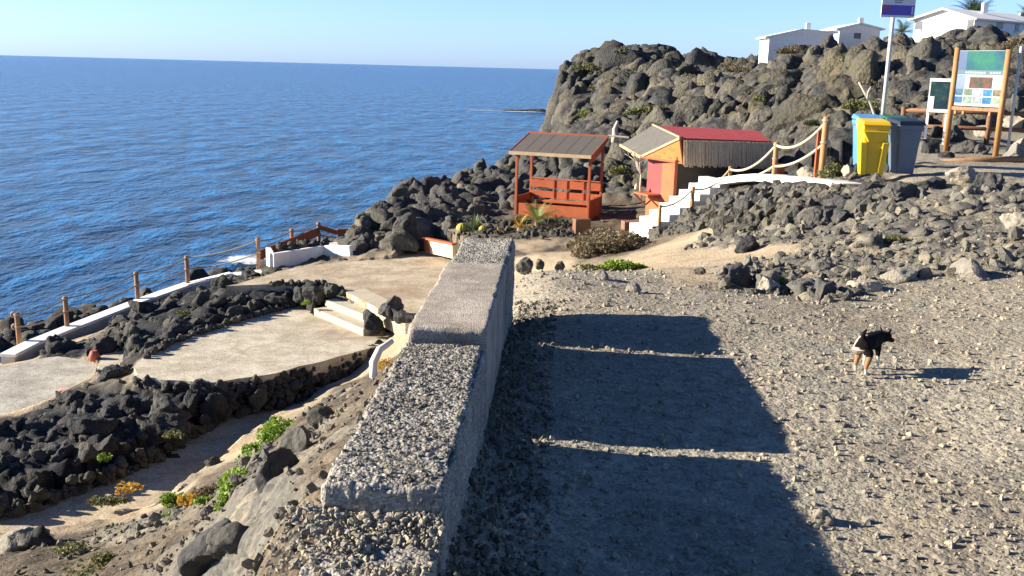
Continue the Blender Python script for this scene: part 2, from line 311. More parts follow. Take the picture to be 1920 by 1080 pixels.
# ------------------------------------------------------------------ terrain survey (px, py, how far below the eye, type)
#  g gravel, l lava, s soil, a sand, r rubble, k dark lava
T_D = """
1000 1075 2.25 g;1150 950 2.3 g;1350 950 2.3 g;1600 1000 2.3 g;1900 1060 2.3 g;1150 750 2.3 g;1450 750 2.3 g;1750 800 2.3 g;1900 780 2.28 g
1100 620 2.33 g;1300 620 2.32 g;1550 650 2.3 g;1850 650 2.27 g;2300 800 2.25 g;2300 600 2.15 g;2300 400 1.9 r;2300 300 1.75 r
1000 1600 2.2 g;1500 1600 2.3 g;2000 1600 2.3 g;2600 900 2.2 g;985 640 2.27 g;965 760 2.26 g;935 900 2.25 g
1020 530 2.36 g;1200 545 2.4 g;1400 580 2.34 g;1000 508 2.5 g;1100 506 2.55 g;1200 512 2.55 g;1300 518 2.55 a;1400 522 2.5 r
1010 478 4.4 a;1080 472 4.5 a;1130 455 4.6 a;1000 462 4.75 a;1250 480 3.3 a;1330 486 3.0 a;1250 466 3.7 a;1400 478 2.85 a;1180 470 4.1 s
1400 445 3.05 r;1480 400 2.75 l;1450 440 2.75 r;1550 400 2.45 l;1500 350 2.45 l;1420 370 3.0 l;1330 418 4.1 l;1260 445 4.75 l;1300 405 4.35 l;1350 375 3.75 l;1400 350 3.1 l;1600 375 2.4 l;1540 372 2.6 l;1470 360 2.95 l
1600 430 2.4 r;1700 400 2.15 r;1850 400 2.0 r;1650 500 2.42 r;1900 480 2.15 r;1500 520 2.48 r;1750 570 2.32 g;1900 560 2.25 g
1560 332 2.05 g;1700 329 1.86 g;1900 318 1.82 g;1800 285 1.82 g;1900 272 1.82 g;1640 300 1.92 g;1500 325 2.35 l;2100 320 1.8 g;2100 270 1.8 g
1440 325 2.75 l;1500 300 2.55 l;1440 300 3.0 l
700 455 5.7 l;800 447 5.2 l
300 680 6.2 a;450 640 6.2 a;600 640 6.2 a;500 590 6.2 a;700 625 6.2 a;790 600 5.75 a
620 520 5.7 a;750 500 5.7 a;720 570 5.7 a;800 480 5.6 a;560 520 5.75 a;660 500 5.7 a
50 720 6.9 a;130 700 6.9 a;20 760 6.9 a;210 670 6.75 k
50 990 6.9 a;150 950 6.9 a;280 945 6.85 a;400 850 6.8 a;450 790 6.8 a;550 750 6.8 a;650 705 6.7 a
100 915 6.65 k;100 865 6.55 k;100 810 6.62 k;60 797 6.85 k;20 815 6.72 k;20 890 6.72 k;250 915 6.8 k;260 880 6.65 k;250 815 6.5 k;230 745 6.6 k;310 850 6.75 k;330 780 6.5 k;430 745 6.45 k;290 726 6.4 k;380 722 6.4 k;560 700 6.5 k
180 810 6.5 k;170 875 6.55 k;-100 900 6.6 k;200 750 6.6 k
200 648 6.75 k;300 610 6.25 k;400 580 6.15 k;500 556 6.0 k;600 547 5.85 k;250 635 6.5 k;150 656 6.9 k;340 590 6.4 k;440 560 6.1 k;230 640 6.7 k;430 535 6.45 k;340 560 6.8 k;250 595 7.1 k
60 672 7.4 a;120 640 7.4 a
540 478 6.3 k;597 464 6.4 k;667 462 6.2 k;700 470 5.9 k;640 480 6.0 k
-300 700 7.1 a;-300 950 6.9 a;-300 1300 4.8 s
600 930 1.85 s;540 1000 1.9 s;510 1060 2.0 s;620 860 2.3 s;650 800 2.8 s;690 745 3.6 s;720 705 4.0 s;748 668 4.6 s
560 860 2.9 r;520 940 2.6 r;450 1040 2.8 r;380 1075 3.3 r;560 780 3.9 s;620 762 4.1 s;650 745 4.8 s;530 846 4.7 r;470 900 4.0 r;400 960 4.4 s
480 846 5.7 s;400 905 5.9 s;330 965 5.8 s;250 1000 5.8 r;250 1060 5.0 s;150 1060 5.6 s;60 1040 5.9 s;100 1015 6.5 s;572 788 5.5 r;628 752 6.1 s;665 725 6.3 s
300 1400 3.7 s;600 1400 2.2 s;0 1300 5.0 s
"""
T_W = """
1240 67 3.8 l;1215 70 4.8 l;1290 68 2.2 l;960 30 4.95 s;1060 30 4.93 s;1150 30 4.9 s;1215 30 4.9 s;1000 34 4.95 s;1150 34 4.85 s;1350 31 4.3 s;1420 31.5 3.6 l
860 26 5.2 s;950 26 4.85 s;1050 26 4.85 s;900 29 4.85 s;1000 29 4.85 s
30 28 9.3 k;200 29.5 9.3 k;350 33 9.2 k;480 35 9.4 k;600 39 9.6 k;670 40 9.6 k;30 33 12 k;350 39 12 k;600 46 12 k;30 60 13 k;500 70 13 k;-300 28 10 k;-300 34 12 k;-900 60 13 k
670 38 9.5 k;690 42 9.5 k;750 46 9.6 k;818 50 9.8 k;890 56 10 k;965 64 10.2 k;700 60 12 k;850 75 12 k;960 85 12 k
200 110 14 k;500 110 14 k;700 110 14 k;850 110 14 k;940 110 14 k;300 200 14 k;600 200 14 k;800 200 14 k;950 200 14 k;1000 230 14 k;-500 150 14 k;1015 84 11.2 k;990 95 12 k;1005 110 12 k;1000 130 13 k;800 120 13 k;1150 125 9 k;1050 125 11.5 k
1600 70 -1.2 s;1700 75 -2.4 s;1900 75 -2.6 s;1500 72 -.6 s;1440 75 .3 s;1700 120 -2 s;1300 130 0 s;2300 75 -2 s
2200 45 -1.6 l;2600 40 -1 l;2600 25 1.7 l;2200 30 1.6 l
"""
T_R = """
688 418 33 l;700 396 35 l;751 368 38 l;818 351 42 l;890 334 47 l;965 314 53 l;700 430 31.5 l;760 405 33 l;850 385 37 l;850 358 42 l;930 393 35 l;930 362 41 l;1050 340 43 l;1050 306 49 l;1010 288 60 l
1150 345 38 l;1200 330 38 l;1150 300 42 l;1200 270 45 l;1150 250 50 l;1100 240 60 l;1060 240 72 l;1300 225 46 l;1400 225 42 l;1230 180 56 l;1300 166 60 l;1400 150 58 l;1200 230 52 l
1180 200 77 l;1060 200 86 l;1040 190 88 l;1100 150 89 l;1120 200 83 l;1150 120 91 l;1150 88 95 l;1235 78 95 l;1200 101 95 l;1180 160 84 l;1215 120 90 l;1085 119 95 l;1062 149 92 l;1040 173 90 l
1290 138 95 l;1340 138 90 l;1400 140 85 l;1430 136 80 l;1300 156 76 l;1400 146 70 l;1260 160 76 l
1440 140 55 l;1480 296 31.6 l;1550 260 30.5 l;1600 230 31 l;1700 220 32 l;1800 200 32.5 l;1900 200 32.5 l;1480 200 37 l;1440 165 45 l;1500 141 50 l;1480 143 50 l;1560 125 48 l;1600 123 46 l;1640 103 44 l;1700 109 44 l;1760 117 43 l;1860 117 43 l;1920 131 42 l;1550 150 41 l;1650 130 38 l;1750 130 37.5 l;1850 130 37.5 l;1950 130 37 l;1990 122 42 l;1400 290 37 l
"""
def parse(t, fn):
    for it in t.replace('\n', ';').split(';'):
        if it.strip():
            a = it.split(); yield fn(float(a[0]), float(a[1]), float(a[2])), a[3]
CTRL = list(parse(T_D, D)) + list(parse(T_W, Wp)) + list(parse(T_R, R))
walk = [R(1362, 340, 28.8), R(1400, 335, 27.6), R(1435, 333, 26), R(1500, 339, 23.4), R(1560, 345, 21.2), R(1607, 353, 19.6)]
for w in walk: CTRL.append((w-np.array([0, 0, .12]), 'l'))
for x_, y_, d__, t_ in ((.5, 1., 2.3, 'g'), (1.5, .8, 2.3, 'g'), (3, 1.2, 2.3, 'g'), (2, 2.2, 2.3, 'g'), (.1, .8, 2.25, 'g'), (-.5, 1., 2.2, 's'), (-1.2, .9, 2.5, 's'), (-2.5, 1.2, 3.4, 's'), (-1.0, 2.0, 2.3, 's'), (6, 2, 2.25, 'g'), (6, 5, 2.2, 'g'), (10, 6, 2.1, 'g')):
    CTRL.append((np.array([x_, y_, CZ-d__]), t_))
CP = np.array([c[0] for c in CTRL]); CT = np.array(['glsark'.index(c[1]) for c in CTRL])
def pol(x, y): return np.stack([np.arctan2(x, y)*1.6, np.log(np.maximum(np.hypot(x, y), .3))], -1)
CPp = pol(CP[:, 0], CP[:, 1])
K = np.linalg.norm(CPp[:, None]-CPp[None], axis=2); nC = len(CP)
A = np.zeros((nC+3, nC+3)); A[:nC, :nC] = K - .004*np.eye(nC); A[:nC, nC] = 1; A[:nC, nC+1:] = CPp; A[nC:, :nC] = A[:nC, nC:].T
wts = np.linalg.solve(A, np.concatenate([CP[:, 2], [0, 0, 0]]))
def base_h(x, y):
    x = np.asarray(x, float); y = np.asarray(y, float); sh = x.shape; q = pol(x.ravel(), y.ravel()); z = np.empty(len(q))
    for i in range(0, len(q), 40000):
        s_ = slice(i, i+40000); k = np.linalg.norm(q[s_, None]-CPp[None], axis=2)
        z[s_] = k@wts[:nC] + wts[nC] + q[s_]@wts[nC+1:]
    return np.clip(z, -3, CZ+6).reshape(sh)
def masks(x, y):
    P = np.stack([x, y, np.zeros_like(x)], -1); q = pol(x, y); wv = .035
    q = q + np.stack([fbm(np.c_[q*14, q[:, :1]*0], 1, 3, 4), fbm(np.c_[q*14, q[:, :1]*0], 1, 9, 4)], -1)*wv
    M = np.zeros((len(q), 6))
    for i in range(0, len(q), 40000):
        s_ = slice(i, i+40000); k = np.linalg.norm(q[s_, None]-CPp[None], axis=2)+.004; w = k**-5; w /= w.sum(1, keepdims=True)
        for t in range(6): M[s_, t] = w[:, CT == t].sum(1)
    return M
# paved areas ----------------------------------------------------------
def poly(pts, d): return [D(a, b, d) for a, b in pts]
PAVE = [
 ('terrace', 5.7, M_paveC, [(425, 536), (500, 517), (520, 509), (607, 494), (665, 490), (730, 486), (803, 463), (860, 480), (860, 530), (840, 570), (800, 612), (752, 604), (709, 579), (644, 545), (600, 529), (540, 532), (480, 534)]),
 ('terrace', 6.2, M_paveA, [(589, 592), (560, 566), (470, 590), (380, 618), (325, 636), (275, 662), (250, 690), (256, 706), (300, 712), (400, 718), (470, 708), (520, 699), (640, 667), (755, 634), (830, 615), (800, 590), (679, 600), (600, 575)]),
 ('terrace', 6.9, M_paveB, [(-200, 750), (0, 690), (60, 674), (110, 668), (160, 674), (190, 690), (165, 722), (100, 752), (0, 782), (-200, 850)]),
 ('ledge', 6.8, M_paveA, [(185, 668), (215, 652), (235, 655), (232, 700), (205, 722), (182, 700)]),
 ('path', 6.9, M_paveC, [(-150, 1040), (-150, 930), (0, 955), (110, 922), (200, 895), (300, 850), (350, 812), (430, 770), (520, 735), (620, 705), (700, 682), (722, 690), (640, 732), (560, 772), (500, 800), (452, 838), (410, 885), (360, 925), (300, 955), (225, 985), (150, 990), (60, 1008), (0, 1016)]),
]
PV = []
for nm, d, mt, pts in PAVE:
    P = poly(pts, d); Q = []
    for i in range(len(P)):
        a, b = P[i], P[(i+1) % len(P)]; n_ = max(1, int(np.linalg.norm(b-a)/.12))
        for k in range(n_): Q.append(a+(b-a)*k/n_)
    Q = np.array(Q); Q[:, 0] += .09*fbm(Q, 2.5, 21, 3); Q[:, 1] += .09*fbm(Q, 2.5, 31, 3)
    PV.append((nm, d, mt, Q))
    bm = bmesh.new(); vs = [bm.verts.new(V3(q)) for q in Q]; fc = bm.faces.new(vs)
    if fc.normal.z < 0 or True: bm.normal_update()
    ex = bmesh.ops.extrude_face_region(bm, geom=[fc])
    for g in ex['geom']:
        if isinstance(g, bmesh.types.BMVert): g.co.z -= .35
    bmesh.ops.recalc_face_normals(bm, faces=bm.faces)
    bmesh.ops.triangulate(bm, faces=[f_ for f_ in bm.faces if len(f_.verts) > 4])
    me = bpy.data.meshes.new(nm); bm.to_mesh(me); bm.free(); me.materials.append(mt)
    tag(link(nm, me), kind='structure')
def carve(x, y, z):
    z = z.copy(); ins = np.zeros(z.shape, bool)
    for nm, d, mt, Q in PV:
        bb = (x > Q[:, 0].min()) & (x < Q[:, 0].max()) & (y > Q[:, 1].min()) & (y < Q[:, 1].max())
        if bb.any():
            idx = np.where(bb)[0]; i_ = inside(Q, x[idx], y[idx]); k = idx[i_]; z[k] = np.minimum(z[k], CZ-d-.2); ins[k] = True
    return z, ins
def surf(x, y):
    """ground height incl. carving (no roughness)"""
    x = np.atleast_1d(np.asarray(x, float)); y = np.atleast_1d(np.asarray(y, float)); z, ins = carve(x, y, base_h(x, y)); return z, ins
def gz(x, y): return float(surf(x, y)[0][0])
# the terrain sheet ----------------------------------------------------
th = np.concatenate([np.arange(-62, -33, .6), np.arange(-33, 33, .105), np.arange(33, 62.1, .6)])*math.pi/180
lr = np.concatenate([np.arange(math.log(1.3), math.log(2.6), .02), np.arange(math.log(2.6), math.log(112), .004), np.arange(math.log(112), math.log(260), .03)])
TH, LR = np.meshgrid(th, lr, indexing='ij'); X = (np.sin(TH)*np.exp(LR)).ravel(); Y = (np.cos(TH)*np.exp(LR)).ravel()
Z = base_h(X, Y); Z, INS = carve(X, Y, Z); MK = masks(X, Y)
nt_, nr_ = TH.shape
Pg = np.stack([X, Y, Z], -1).reshape(nt_, nr_, 3)
dt = np.gradient(Pg, axis=0); dr = np.gradient(Pg, axis=1); N = np.cross(dr, dt); N /= np.linalg.norm(N, axis=2, keepdims=True)+1e-12
N = N.reshape(-1, 3); N[N[:, 2] < 0] *= -1
P = np.stack([X, Y, Z], -1); rr = np.hypot(X, Y)
lava = MK[:, 1]; dark = MK[:, 5]; soil = MK[:, 2]; rub = MK[:, 4]; sand = MK[:, 3]; grav = MK[:, 0]
rough = np.clip(lava*1.0 + dark*.95 + soil*.28 + rub*.6, 0, 1)
disp = np.zeros(len(P)); vv_ = P-np.array([0, 0, CZ]); PYb = 540-FPX*(vv_@vu)/(vv_@vf)
pw = P + .35*np.stack([fbm(P, .5, 41, 3), fbm(P, .5, 51, 3), fbm(P, .5, 61, 3)], -1)
for lam, amp, s_ in ((3.2, .37, 1), (1.15, .30, 5), (.42, .28, 11), (.16, .22, 17)):
    w = np.clip((lam/(rr*.009)-.6), 0, 1)*np.clip((rr*.10/lam)+.25, 0, 1) if lam > 1 else np.clip((lam/(rr*.006)-.6), 0, 1)
    ii = np.where((w > 0) & (rough > .03))[0]
    f1, f2 = worley(pw[ii], 1/lam, s_); kk = np.clip((rr[ii]-32)/25, 0.12, 1) if lam > 3 else np.clip((rr[ii]-10)/25, .45, 1) if lam > 1 else 1.2
    disp[ii] += w[ii]*amp*lam*(.55-f1+.6*np.clip(f2-f1, 0, .35))*rough[ii]*1.15*kk
ii = np.where((rr > 29) & (lava > .3) & (PYb < 330))[0]; f1, f2 = worley(pw[ii]*np.array([1, 1, .55]), 1/5.5, 91); disp[ii] += (.9*(.45-f1)+.35*fbm(P[ii], .35, 95, 4))*lava[ii]*np.clip((rr[ii]-29)/8, 0, 1)
disp *= np.where(INS, 0, 1)
near = rr < 30
disp[near] += (.012*fbm(P[near], 6, 71, 3)+.03*fbm(P[near], 1.1, 77, 3))*np.where(INS[near], 0, 1)
P2 = P + N*disp[:, None]
px_, py_ = pxof(P2); WX = [1150, 1214, 1366, 1400, 1435, 1500, 1560, 1607, 1640, 1920]
def clampz(sel, yl):
    i_ = np.where(sel)[0]; a_ = np.array([ray(x_, y_) for x_, y_ in zip(px_[i_], yl[i_])]); zm = CZ+a_[:, 2]/a_[:, 1]*P2[i_, 1]; P2[i_, 2] = np.minimum(P2[i_, 2], zm)
Yw = np.interp(px_, WX, [27.6, 27.9, 28.8, 27.6, 26, 23.4, 21.2, 19.6, 18.6, 18.4])
clampz((px_ > 1190) & (px_ < 1925) & (P2[:, 1] > 13) & (P2[:, 1] < Yw-.1), np.interp(px_, WX, [470, 452, 356, 350, 346, 350, 358, 366, 336, 326]))
clampz((px_ > 1214) & (px_ < 1450) & (P2[:, 1] >= Yw-.1) & (P2[:, 1] < 30.3), np.interp(px_, [1214, 1366, 1450], [446, 350, 340]))
clampz((px_ >= 1450) & (px_ < 1610) & (P2[:, 1] >= Yw-.1) & (P2[:, 1] < 29.5), np.interp(px_, [1450, 1500, 1600], [338, 320, 322]))
# keep raw ground off the paved slabs
_, in2 = carve(P2[:, 0], P2[:, 1], P2[:, 2]); 
z2, _ = carve(P2[:, 0], P2[:, 1], P2[:, 2]); P2[:, 2] = np.where(in2, np.minimum(P2[:, 2], z2), P2[:, 2])
idx = np.arange(nt_*nr_).reshape(nt_, nr_)
Fq = np.stack([idx[:-1, :-1].ravel(), idx[:-1, 1:].ravel(), idx[1:, 1:].ravel(), idx[1:, :-1].ravel()], -1)
keep = P2[Fq][:, :, 2].max(1) > -1.5; Fq = Fq[keep]
me = np_mesh('ground', P2, Fq, M_terrain, True, {'m_lava': lava, 'm_soil': soil, 'm_sand': sand, 'm_rubble': rub, 'm_dark': dark})
tag(link('ground', me), kind='structure')
# ------------------------------------------------------------------ sea
def sea_mat():
    m, n, b = newmat('sea_water'); v = wcoords(n)
    mp = nd(n, 'ShaderNodeMapping'); mp.inputs['Scale'].default_value = (1.5, .72, 1); mp.inputs['Rotation'].default_value = (0, 0, math.radians(12)); n.links.new(v, mp.inputs[0]); q = mp.outputs[0]
    big = noise_n(n, q, .035, 3, .5); mid = noise_n(n, q, .28, 5, .6); fine = noise_n(n, q, 1.3, 5, .62)
    c = ramp(n, mid, [(.39, (.0008, .017, .060)), (.5, (.0015, .065, .19)), (.62, (.004, .17, .42))])  # wave light and dark put into the colour: troughs darker, crests brighter
    c = mixc(n, ramp(n, big, [(.4, (0, 0, 0)), (.65, (.6, .6, .6))]), c, (.002, .09, .25))
    n.links.new(c, b.inputs['Base Color']); b.inputs['Roughness'].default_value = .17; b.inputs['IOR'].default_value = 1.33; b.inputs['Specular IOR Level'].default_value = .2
    h = mathn(n, 'ADD', mathn(n, 'MULTIPLY', mid, 1.5), mathn(n, 'MULTIPLY', fine, .5))
    h = mathn(n, 'ADD', h, mathn(n, 'MULTIPLY', noise_n(n, q, .09, 4, .55), 3.0))
    bump(n, b, h, 1.0, 1.1); return m
SP = []
sth = np.linspace(-70, 60, 66)*math.pi/180; slr = np.concatenate([np.linspace(math.log(8), math.log(50000), 90)])
a_, b_ = np.meshgrid(sth, slr, indexing='ij'); i_ = np.arange(a_.size).reshape(a_.shape)
Vs = np.stack([np.sin(a_)*np.exp(b_), np.cos(a_)*np.exp(b_), np.zeros_like(a_)], -1).reshape(-1, 3)
Fs = np.stack([i_[:-1, :-1].ravel(), i_[1:, :-1].ravel(), i_[1:, 1:].ravel(), i_[:-1, 1:].ravel()], -1)
tag(link('sea', np_mesh('sea', Vs, Fs, sea_mat(), True)), kind='structure')

# ------------------------------------------------------------------ rocks
def rock_proto(seed, sub, cuts=6, rough_=.2, flat=1.):
    bm = bmesh.new(); bmesh.ops.create_icosphere(bm, subdivisions=sub, radius=1.0)
    V = np.array([v.co[:] for v in bm.verts]); Fc = np.array([[v.index for v in f_.verts] for f_ in bm.faces]); bm.free()
    g = np.random.default_rng(seed)
    for k in range(cuts):
        n_ = g.normal(size=3); n_ /= np.linalg.norm(n_); c = g.uniform(.38, .80); d = V@n_-c; V = V-np.where(d > 0, d, 0)[:, None]*n_
    nn = V/np.linalg.norm(V, axis=1, keepdims=True)
    f1, f2 = worley(V+seed*5, 1.9, seed)
    V = V + nn*(rough_*fbm(V+seed*7, 1.5, seed, 4) + rough_*.9*(.5-f1)*(sub > 1) + rough_*.45*fbm(V+seed*3, 6, seed+5, 2))[:, None]
    V *= np.array([1, g.uniform(.65, .95), g.uniform(.6, .95)*flat]); V /= np.abs(V).max(); return V, Fc
def randrot(g, n_, tilt=1.):
    q = g.normal(size=(n_, 4)); q /= np.linalg.norm(q, axis=1, keepdims=True); w, x, y, z = q.T
    return np.stack([1-2*(y*y+z*z), 2*(x*y-z*w), 2*(x*z+y*w), 2*(x*y+z*w), 1-2*(x*x+z*z), 2*(y*z-x*w), 2*(x*z-y*w), 2*(y*z+x*w), 1-2*(x*x+y*y)], -1).reshape(n_, 3, 3)
def rotz(a):
    c, s_ = np.cos(a), np.sin(a); o = np.zeros((len(a), 3, 3)); o[:, 0, 0] = c; o[:, 0, 1] = -s_; o[:, 1, 0] = s_; o[:, 1, 1] = c; o[:, 2, 2] = 1; return o
def scatter(name, pos, size, protos, mat_, g, smooth=False, label=None, cat=None, upright=False, tall=None):
    Vs, Fs, T = [], [], []; off = 0; pick = g.integers(0, len(protos), len(pos))
    for k, (V, Fc) in enumerate(protos):
        ii = np.where(pick == k)[0]
        if not len(ii): continue
        Rm = rotz(g.uniform(0, 6.28, len(ii))) if upright else randrot(g, len(ii))
        if tall: Rm = Rm*np.stack([g.uniform(.75, 1.1, len(ii)), g.uniform(.75, 1.1, len(ii)), g.uniform(*tall, len(ii))], -1)[:, :, None]
        W = np.einsum('nij,vj->nvi', Rm, V)*size[ii][:, None, None] + pos[ii][:, None, :]
        Vs.append(W.reshape(-1, 3)); T.append(np.repeat(g.uniform(0, 1, len(ii)), len(V)))
        Fs.append((Fc[None]+(np.arange(len(ii))*len(V))[:, None, None]).reshape(-1, 3)+off); off += len(ii)*len(V)
    o = link(name, np_mesh(name, np.concatenate(Vs), np.concatenate(Fs), mat_, smooth, {'tone': np.concatenate(T)}))
    return tag(o, label, cat, kind='stuff')
ROCK3 = [rock_proto(100+i, 4, 6, .30) for i in range(9)]
ROCK2 = [rock_proto(200+i, 3, 5, .30) for i in range(9)]
ROCK1 = [rock_proto(300+i, 1, 6, .12) for i in range(8)]
ROCK0 = [rock_proto(400+i, 1, 5, .12, .7) for i in range(6)]
# area-weighted samples of the terrain sheet
g = np.random.default_rng(11)
Pc = P2.reshape(nt_, nr_, 3); da = np.linalg.norm(np.cross(Pc[1:, :-1]-Pc[:-1, :-1], Pc[:-1, 1:]-Pc[:-1, :-1]), axis=2)
face_v = idx[:-1, :-1]
def sample(maskfn, n_, pw_=2., lim=.562):
    pv = face_v.ravel(); a = da.ravel().copy(); q = P2[pv]; r_ = np.hypot(q[:, 0], q[:, 1]); th_ = np.abs(np.arctan2(q[:, 0], q[:, 1]))
    ok = maskfn(q, r_, pv) & (th_ < lim) & (q[:, 2] > -.4) & ~INS[pv]
    w = np.where(ok, a/np.maximum(r_, 1)**pw_, 0); w /= w.sum()
    s_ = g.choice(len(pv), n_, p=w); return pv[s_]
cam_dir = np.array([0, 0, CZ])-P2; cam_dir /= np.linalg.norm(cam_dir, axis=1, keepdims=True)
facing = (N*cam_dir).sum(1)
PXX, PYY = pxof(P2)
huts = np.zeros(len(P2), bool)
for quad in ([(-.3, 32.2), (2.6, 31), (3.6, 33.5), (.9, 35)], [(3.7, 30.9), (4.9, 28.6), (9.4, 28.4), (10.0, 31.5), (9.6, 33.8), (4.4, 33.8)], [(2.4, 28.6), (5.0, 28.3), (5, 33.6), (2.4, 33.6)], [(3.7, 27.0), (6.6, 27.5), (6.8, 29.8), (3.7, 29.6)]):
    huts |= inside(quad, X, Y)
wk = np.array(walk)
for i in range(len(wk)-1):
    for t in np.linspace(0, 1, 6):
        c = wk[i]+(wk[i+1]-wk[i])*t; huts |= np.hypot(X-c[0], Y-c[1]) < .55
plateau = (PXX > 1560) & (PYY < 332) & (Y < 29.6) & (Y > 17)
def region(fn): return lambda q, r_, pv: fn(pv)
REG = [  # name, mask, n, size range, individual count, material, label, category, group
 ('lava_boulder', lambda i: (lava[i] > .5) & (rr[i] > 29) & (rr[i] < 72) & (facing[i] > -.05) & ~huts[i] & ~plateau[i] & (PXX[i] > 1120) & (PYY[i] < 345), 1250, (.30, 2.1), 85, M_far,
  'rough grey lava boulder packed into the steep cliff behind the red-roofed hut and the bins', 'boulder', 'boulders of the cliff behind the hut and bins'),
 ('lava_boulder', lambda i: (lava[i] > .5) & (rr[i] >= 72) & (facing[i] > -.1), 600, (.7, 3.8), 35, M_far,
  'hazy grey lava boulder on the distant headland crag above the sea', 'boulder', 'boulders of the distant headland'),
 ('lava_boulder', lambda i: (lava[i] > .5) & (rr[i] > 30) & (rr[i] < 62) & (facing[i] > -.1) & ~huts[i] & (PXX[i] <= 1120) & (PYY[i] > 270), 560, (.28, 1.1), 50, M_boulder,
  'dark lava boulder on the shore slope left of and behind the gazebo, above the sea', 'boulder', 'shore boulders by the gazebo'),
 ('lava_boulder', lambda i: (lava[i] > .35) & (rr[i] > 14) & (rr[i] < 28.3) & (PXX[i] > 1200) & ~huts[i] & ~plateau[i], 330, (.10, .52), 55, M_boulder,
  'grey lava rock heaped on the bank beside and below the white steps', 'boulder', 'rocks heaped below the white steps'),
 ('lava_boulder', lambda i: (dark[i] > .45) & (rr[i] > 10) & (rr[i] < 40) & (PYY[i] > 500) & (PXX[i] < 800) & (Z[i] > 2.6), 460, (.09, .58), 60, M_darkrock,
  'black lava rock among the terraces and the sandy path below the wall', 'boulder', 'black rocks between the terraces'),
 ('grey_stone', lambda i: (rub[i] > .4) & (rr[i] > 9) & (rr[i] < 24) & (PXX[i] > 1250), 240, (.05, .30), 15, M_rubstone,
  'grey broken stone lying on the rubble slope right of the gravel path', 'stone', 'stones of the rubble slope'),
]
def ordinal(k): return ['first', 'second', 'third', 'fourth', 'fifth', 'sixth', 'seventh', 'eighth', 'ninth', 'tenth', 'eleventh', 'twelfth', 'thirteenth', 'fourteenth', 'fifteenth', 'sixteenth', 'seventeenth', 'eighteenth', 'nineteenth', 'twentieth', 'twenty-first', 'twenty-second', 'twenty-third', 'twenty-fourth', 'twenty-fifth', 'twenty-sixth', 'twenty-seventh', 'twenty-eighth', 'twenty-ninth', 'thirtieth'][k] if k < 30 else 'last'
def place_word(ri, x, y):
    if ri == 0:
        h = 'left of the red roof' if x < 1225 else 'above the red roof' if x < 1445 else 'behind the rope posts' if x < 1590 else 'behind the bins' if x < 1725 else 'behind the information board'
        v = 'near the top of' if y < 120 else 'halfway up' if y < 210 else 'at foot of'
        return f'{v} the cliff {h}'
    if ri == 1: return ('at the sea edge' if x < 1100 else 'on the summit' if x < 1200 else 'right of the summit') + (' high' if y < 130 else ' low') + ' on the headland'
    if ri == 2: return ('at tip of' if x < 760 else 'in the middle of' if x < 880 else 'near the gazebo on' if x < 990 else 'behind the gazebo on') + (' the upper shore slope' if y < 370 else ' the lower shore slope')
    if ri == 3: return ('below the lowest white steps' if x < 1330 else 'below the highest white steps' if x < 1430 else 'below the white walkway' if x < 1620 else 'on the bank below the bins') + (', high' if y < 400 else ', low')
    if ri == 4: return ('in bottom left black mass, '+('lower' if y > 880 else 'middle' if y > 810 else 'top')+(' left' if x < 90 else ' centre' if x < 180 else ' right') if y > 740 and x < 345 else 'below the edge of the pebbled terrace' if y > 655 else 'in the ridge behind the pebbled terrace' if x > 330 else 'between the railing and the pebbled terrace')
    return 'on the rubble slope' + (' near the sandy hollow' if x < 1550 else ' near the right edge' if x > 1780 else ' below the bins')
ADJ = {0: 'cliff boulder', 1: 'hazy boulder', 2: 'dark boulder', 3: 'grey rock', 4: 'black rock', 5: 'broken stone'}
for ri, (nm, fn, n_, (s0, s1), nind, mt, lab, cat, grp) in enumerate(REG):
    emb = -.34 if ri < 2 else -.15
    ids = sample(region(fn), n_, 1.7); pos = P2[ids].copy(); sz = s0*(s1/s0)**(g.uniform(0, 1, n_)**(1.7 if ri < 2 else 2.0))
    pos += N[ids]*sz[:, None]*(emb-(.22*np.clip(sz/s1*2-.6, 0, 1)[:, None] if ri < 2 else 0))
    if ri in (0, 3, 5):
        tp = pos.copy(); tp[:, 2] += sz*1.0; xs, ys = pxof(tp); yl = np.interp(xs, [1150, 1214, 1366, 1435, 1560, 1607, 1640, 1920], [462, 450, 350, 342, 352, 360, 336, 326]); bad = (ys < yl+2) & (rr[ids] < 29.2) & (xs > 1150)
        sel = ~bad; ids = ids[sel]; pos = pos[sel]; sz = sz[sel]
    app = sz/rr[ids]; order = np.argsort(-app)
    cells = {}
    for k in order[:nind]:
        V, Fc = ROCK3[g.integers(0, 9)]
        key = f'rockmesh_{id(V)}_{mt.name}'
        if key not in MC: MC[key] = np_mesh('rock', V, Fc, mt, True)
        o = link(nm, MC[key]); o.location = pos[k]; q = Matrix(randrot(g, 1)[0].tolist()).to_euler(); o.rotation_euler = q; o.scale = (sz[k]*g.uniform(.75, 1.05), sz[k]*g.uniform(.75, 1.1), sz[k]*g.uniform(.8, 1.25))
        tag(o, lab, cat, grp); xs, ys = pxof(pos[k]); cells.setdefault(place_word(ri, xs, ys), []).append((xs, o, sz[k]))
    for pw0, lst in cells.items():
        lst.sort(key=lambda t: t[0]); big = max(t[2] for t in lst)
        for j, (_, o, s_) in enumerate(lst): o['label'] = (('biggest ' if s_ == big and len(lst) > 1 else '') + ADJ[ri] + (f' {pw0}, {ordinal(j)} from left' if len(lst) > 1 else ' '+pw0))
    rest = order[nind:]
    scatter('loose_rocks', pos[rest], sz[rest], ROCK2, mt, g, True, tall=(.75, 1.2) if ri < 2 else (.6, 1.1))
